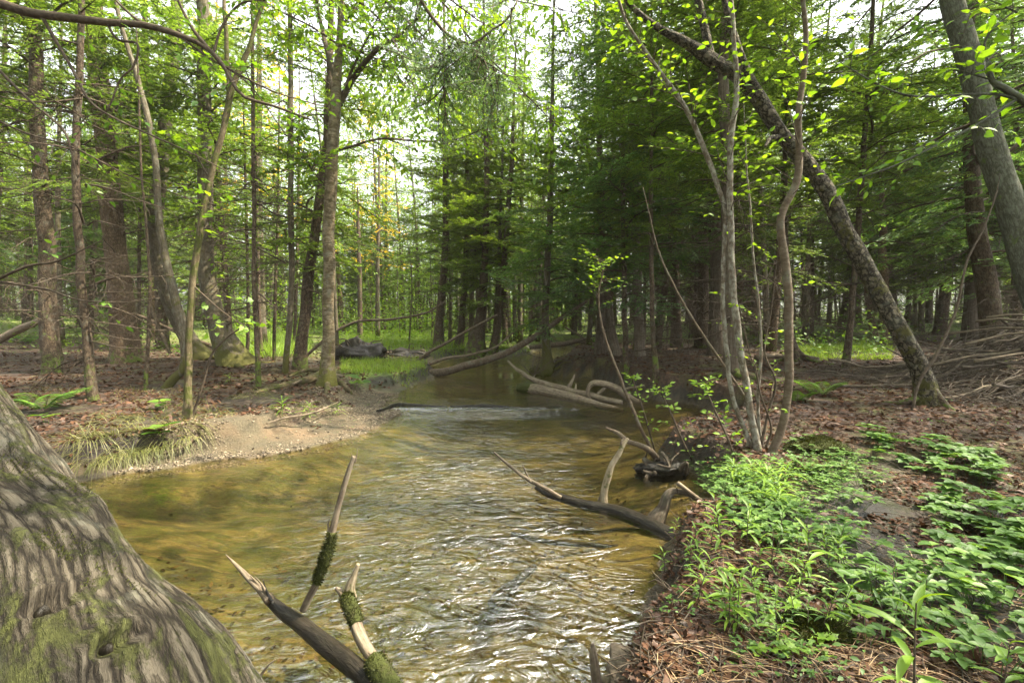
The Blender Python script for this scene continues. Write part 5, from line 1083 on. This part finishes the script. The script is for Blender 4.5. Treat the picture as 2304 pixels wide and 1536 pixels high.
for (px, py, sc, lab) in ((635,935,.9,'grass like herb sprouting at the gravel below the mossy roots'), (692,940,.8,'second grass like herb on the gravel right of its twin'), (518,862,.7,'green sprout at the foot of the curved mossy tree'), (575,860,.6,'green sprout beside the lichen spotted slender tree'), (760,935,.7,'thin green shoot on the gravel below the birch')):
    put(ME['grassy'][g.randint(2)], 'grassy_herb', lab, 'herb', px, py, sc*1.2)
for (px, py, sc, k, lab) in ((1845,892,1.25,1,'pale green fern with long fronds on the brown ground left of the scaly tree'), (1795,905,.8,1,'smaller fern in front of the S bent sapling'), (100,925,1.3,0,'feathery green fern at the foot of the leftmost hemlock'), (60,770,1.4,0,'fern growing in the shade at the far left'),
     (1820,1060,.6,1,'low fern below the moss cushion'), (420,800,1.0,0,'fern between the leaning trees on the left bank'), (1610,755,1.0,0,'fern behind the cedars of the right bank'), (1500,770,1.1,0,'fern on the ridge of the brown needle bank'), (1850,800,1.0,1,'fern at the edge of the pale clearing grass'), (1930,815,.0,1,'')):
    if sc: put(MF[k], 'fern', lab, 'fern', px, py, sc)
# ------------------------------------------------------------ litter, twigs, pebbles
def polar(n, y0, y1, seed, p=1.0):
    g = RS(seed); y = y0*(y1/y0)**(g.rand(n)**p); x = g.uniform(-1.35, 1.35, n)*y; return x, y, g
x, y, g = polar(120000, 1.1, 18, 3); d = sdf(x, y); z = H(x, y, d)
left = (x < -.2) & (y < 7.5) & (y > 2); mudq = np.min([np.hypot(x-Zp(a, b, .3)[0], y-Zp(a, b, .3)[1])/c for a, b, c in ((1950,1200,.3),(1780,1140,.2),(2050,1260,.35),(2230,1340,.2))], 0); keep = (mudq > .8+.5*g.rand(len(x))) & (z > .05) & (d > .06) & ~(left & (d < .8+.4*vnoise(x*2, y*2)) & (x > -3)) & (fbm(x*1.2, y*1.2, 8) > -.75)
x, y, z = x[keep], y[keep], z[keep]; N = len(x); s = g.uniform(.022, .05, N)*np.clip(.5+y*.16, .7, 1.6); mb = MB(); k = g.randint(3, size=N)
for i, tm in enumerate((LEAF, MAPLE, RHOMB)):
    q = k == i; n_ = q.sum(); mb.inst(*tm, frames(np.stack([x, y, z+.006], -1)[q], np.stack([g.randn(n_), g.randn(n_), g.randn(n_)*.25], -1), np.array([0, 0, 1.])+g.randn(n_, 3)*.42, s[q]))
tag(mb.obj('leaf_litter', [L_litter], None, False), 'brown dead leaves covering the forest floor on both banks', 'leaf litter', kind='stuff')
x, y, g = polar(11000, 1.1, 14, 4); d = sdf(x, y); z = H(x, y, d); keep = (z > .04) & (d > .03) & ~((x < -.2) & (x > -3) & (d < .9)); x, y, z = x[keep], y[keep], z[keep]; N = len(x); mb = MB()
s_ = MB(); s_.tube(np.stack([np.linspace(-.5, .5, 5), [0, .03, .0, -.04, .02], [0, .02, .03, .01, 0]], -1), [.012, .012, .011, .009, .006], 3, 0, False)
a = g.rand(N)*6.28; L = g.uniform(.05, .28, N)*np.clip(.5+.12*y, .6, 1.4); combine(mb, s_, frames(np.stack([x, y, z+.012], -1), np.stack([np.cos(a), np.sin(a), g.randn(N)*.12], -1), np.array([0, 0, 1.])+g.randn(N, 3)*.3, L))
tag(mb.obj('fallen_twigs', [M_stickm], None, False), 'small fallen twigs strewn over both banks', 'twigs', kind='stuff')
x, y, g = polar(7000, 1.3, 9, 31); d = sdf(x, y); z = H(x, y, d); k = (d < -.05) & (z < -.03) & (fbm(x*1.3, y*1.3, 5)+.4*(x > .2) > .12); x, y, z = x[k], y[k], z[k]; N = len(x); mb = MB()
mb.inst(*LEAF, frames(np.stack([x, y, z+.006], -1), g.randn(N, 3)*[1, 1, .12], np.array([0, 0, 1.])+g.randn(N, 3)*.2, g.uniform(.018, .045, N)))
tag(mb.obj('sunken_leaves', [leafmat('waterlogged_leaves', [(0, (.010, .007, .004)), (.6, (.035, .022, .009)), (1, (.10, .065, .025))], .05, .01)], None, False), 'dark waterlogged leaves lying on the sandy stream bed', 'leaf litter', kind='stuff')
g = RS(14); N = 70000; y = g.uniform(3.0, 7.6, N); x = g.uniform(-3.2, -.5, N); d = sdf(x, y); z = H(x, y, d)
keep = (d > -.10) & (d < 1.15+.3*vnoise(x*2, y*2)) & (g.rand(N) < np.clip(.45+.9*fbm(x*1.5, y*1.5, 3)+.3*(x+2.6), .08, 1)); x, y, z = x[keep], y[keep], z[keep]; N = len(x)
OCT = (np.array([(1,0,0),(0,1,0),(-1,0,0),(0,-1,0),(0,0,.7),(0,0,-.7),(.65,.65,.3),(-.65,.6,.3)], float), [(np.array([(0,6,4),(6,1,4),(1,7,4),(7,2,4),(2,3,4),(3,0,4),(1,6,0),(2,7,1),(3,2,5),(0,3,5)]), 0)])
s = .0035+.012*g.rand(N)**4; mb = MB(); mb.inst(OCT[0], OCT[1], frames(np.stack([x, y, z+s*.3], -1), g.randn(N, 3)*[1, 1, .2], np.array([0, 0, 1.])+g.randn(N, 3)*.3, np.stack([s*1.2, s, s*.8], -1)))
L_peb = leafmat('gravel_stone', [(0, (.05, .037, .025)), (.5, (.15, .115, .075)), (1, (.32, .27, .20))], .0, .04)
tag(mb.obj('gravel', [L_peb], None, False), 'fine tan gravel on the beach below the left bank', 'gravel', kind='stuff')
# dry grass thatch and low moss grass on the near right brink
x, y, g = polar(9000, 1.15, 4, 9); px = 1152+F*x/y; k = (sdf(x, y) > .12) & (x > .3) & (fbm(x*3, y*3, 2) > -.05); x, y = x[k], y[k]; N = len(x); mb = MB(); z = H(x, y); a = g.normal(-.5, .8, N); ln = g.uniform(.06, .22, N)
mb.inst(*BL[0], frames(np.stack([x, y, z+.01], -1), np.stack([np.cos(a), np.sin(a), g.uniform(-.05, .35, N)], -1), np.array([0, 0, 1.])+g.randn(N, 3)*.2, np.stack([ln, np.full(N, .0028), ln], -1)))
tag(mb.obj('dry_grass', [leafmat('straw', [(0, (.12, .07, .035)), (.5, (.28, .18, .10)), (1, (.48, .36, .22))], .2)], None, False), 'dry straw thatch lying on the near right brink', 'dry grass', kind='stuff')
# fine roots hanging down the cut banks
g = RS(15); N = 60000; y = g.uniform(1.2, 14, N); x = g.uniform(-3.4, 3.6, N); k = np.abs(sdf(x, y)-.06) < .09; x, y = x[k], y[k]; z = H(x, y); k = (z > .02) & ((x > .2) | (x < -2.5)); x, y, z = x[k][:3800], y[k][:3800], z[k][:3800]; N = len(x); mb = MB()
combine(mb, s_, frames(np.stack([x, y, z+.01], -1), np.stack([g.randn(N), g.randn(N), g.randn(N)*.7-.5], -1), g.randn(N, 3), g.uniform(.06, .22, N)))
tag(mb.obj('bank_roots', [M_twig], None, False), 'fine dark roots hanging from the cut banks', 'roots', kind='stuff')
# small green ground cover
x, y, g = polar(9000, 1.2, 9, 19); px = 1152+F*x/y; k = (sdf(x, y) > .1) & ((x > .5) | (y > 4.5)) & (fbm(x*2, y*2, 12) > .15); x, y = x[k], y[k]; N = len(x); mb = MB(); z = H(x, y)
mb.inst(*LEAF, frames(np.stack([x, y, z+g.uniform(.01, .04, N)], -1), g.randn(N, 3)*[1, 1, .2], np.array([0, 0, 1.])+g.randn(N, 3)*.25, g.uniform(.012, .028, N)))
tag(mb.obj('ground_cover', [L_herb], None, False), 'tiny green ground cover leaves dotted over the banks', 'ground cover', kind='stuff')
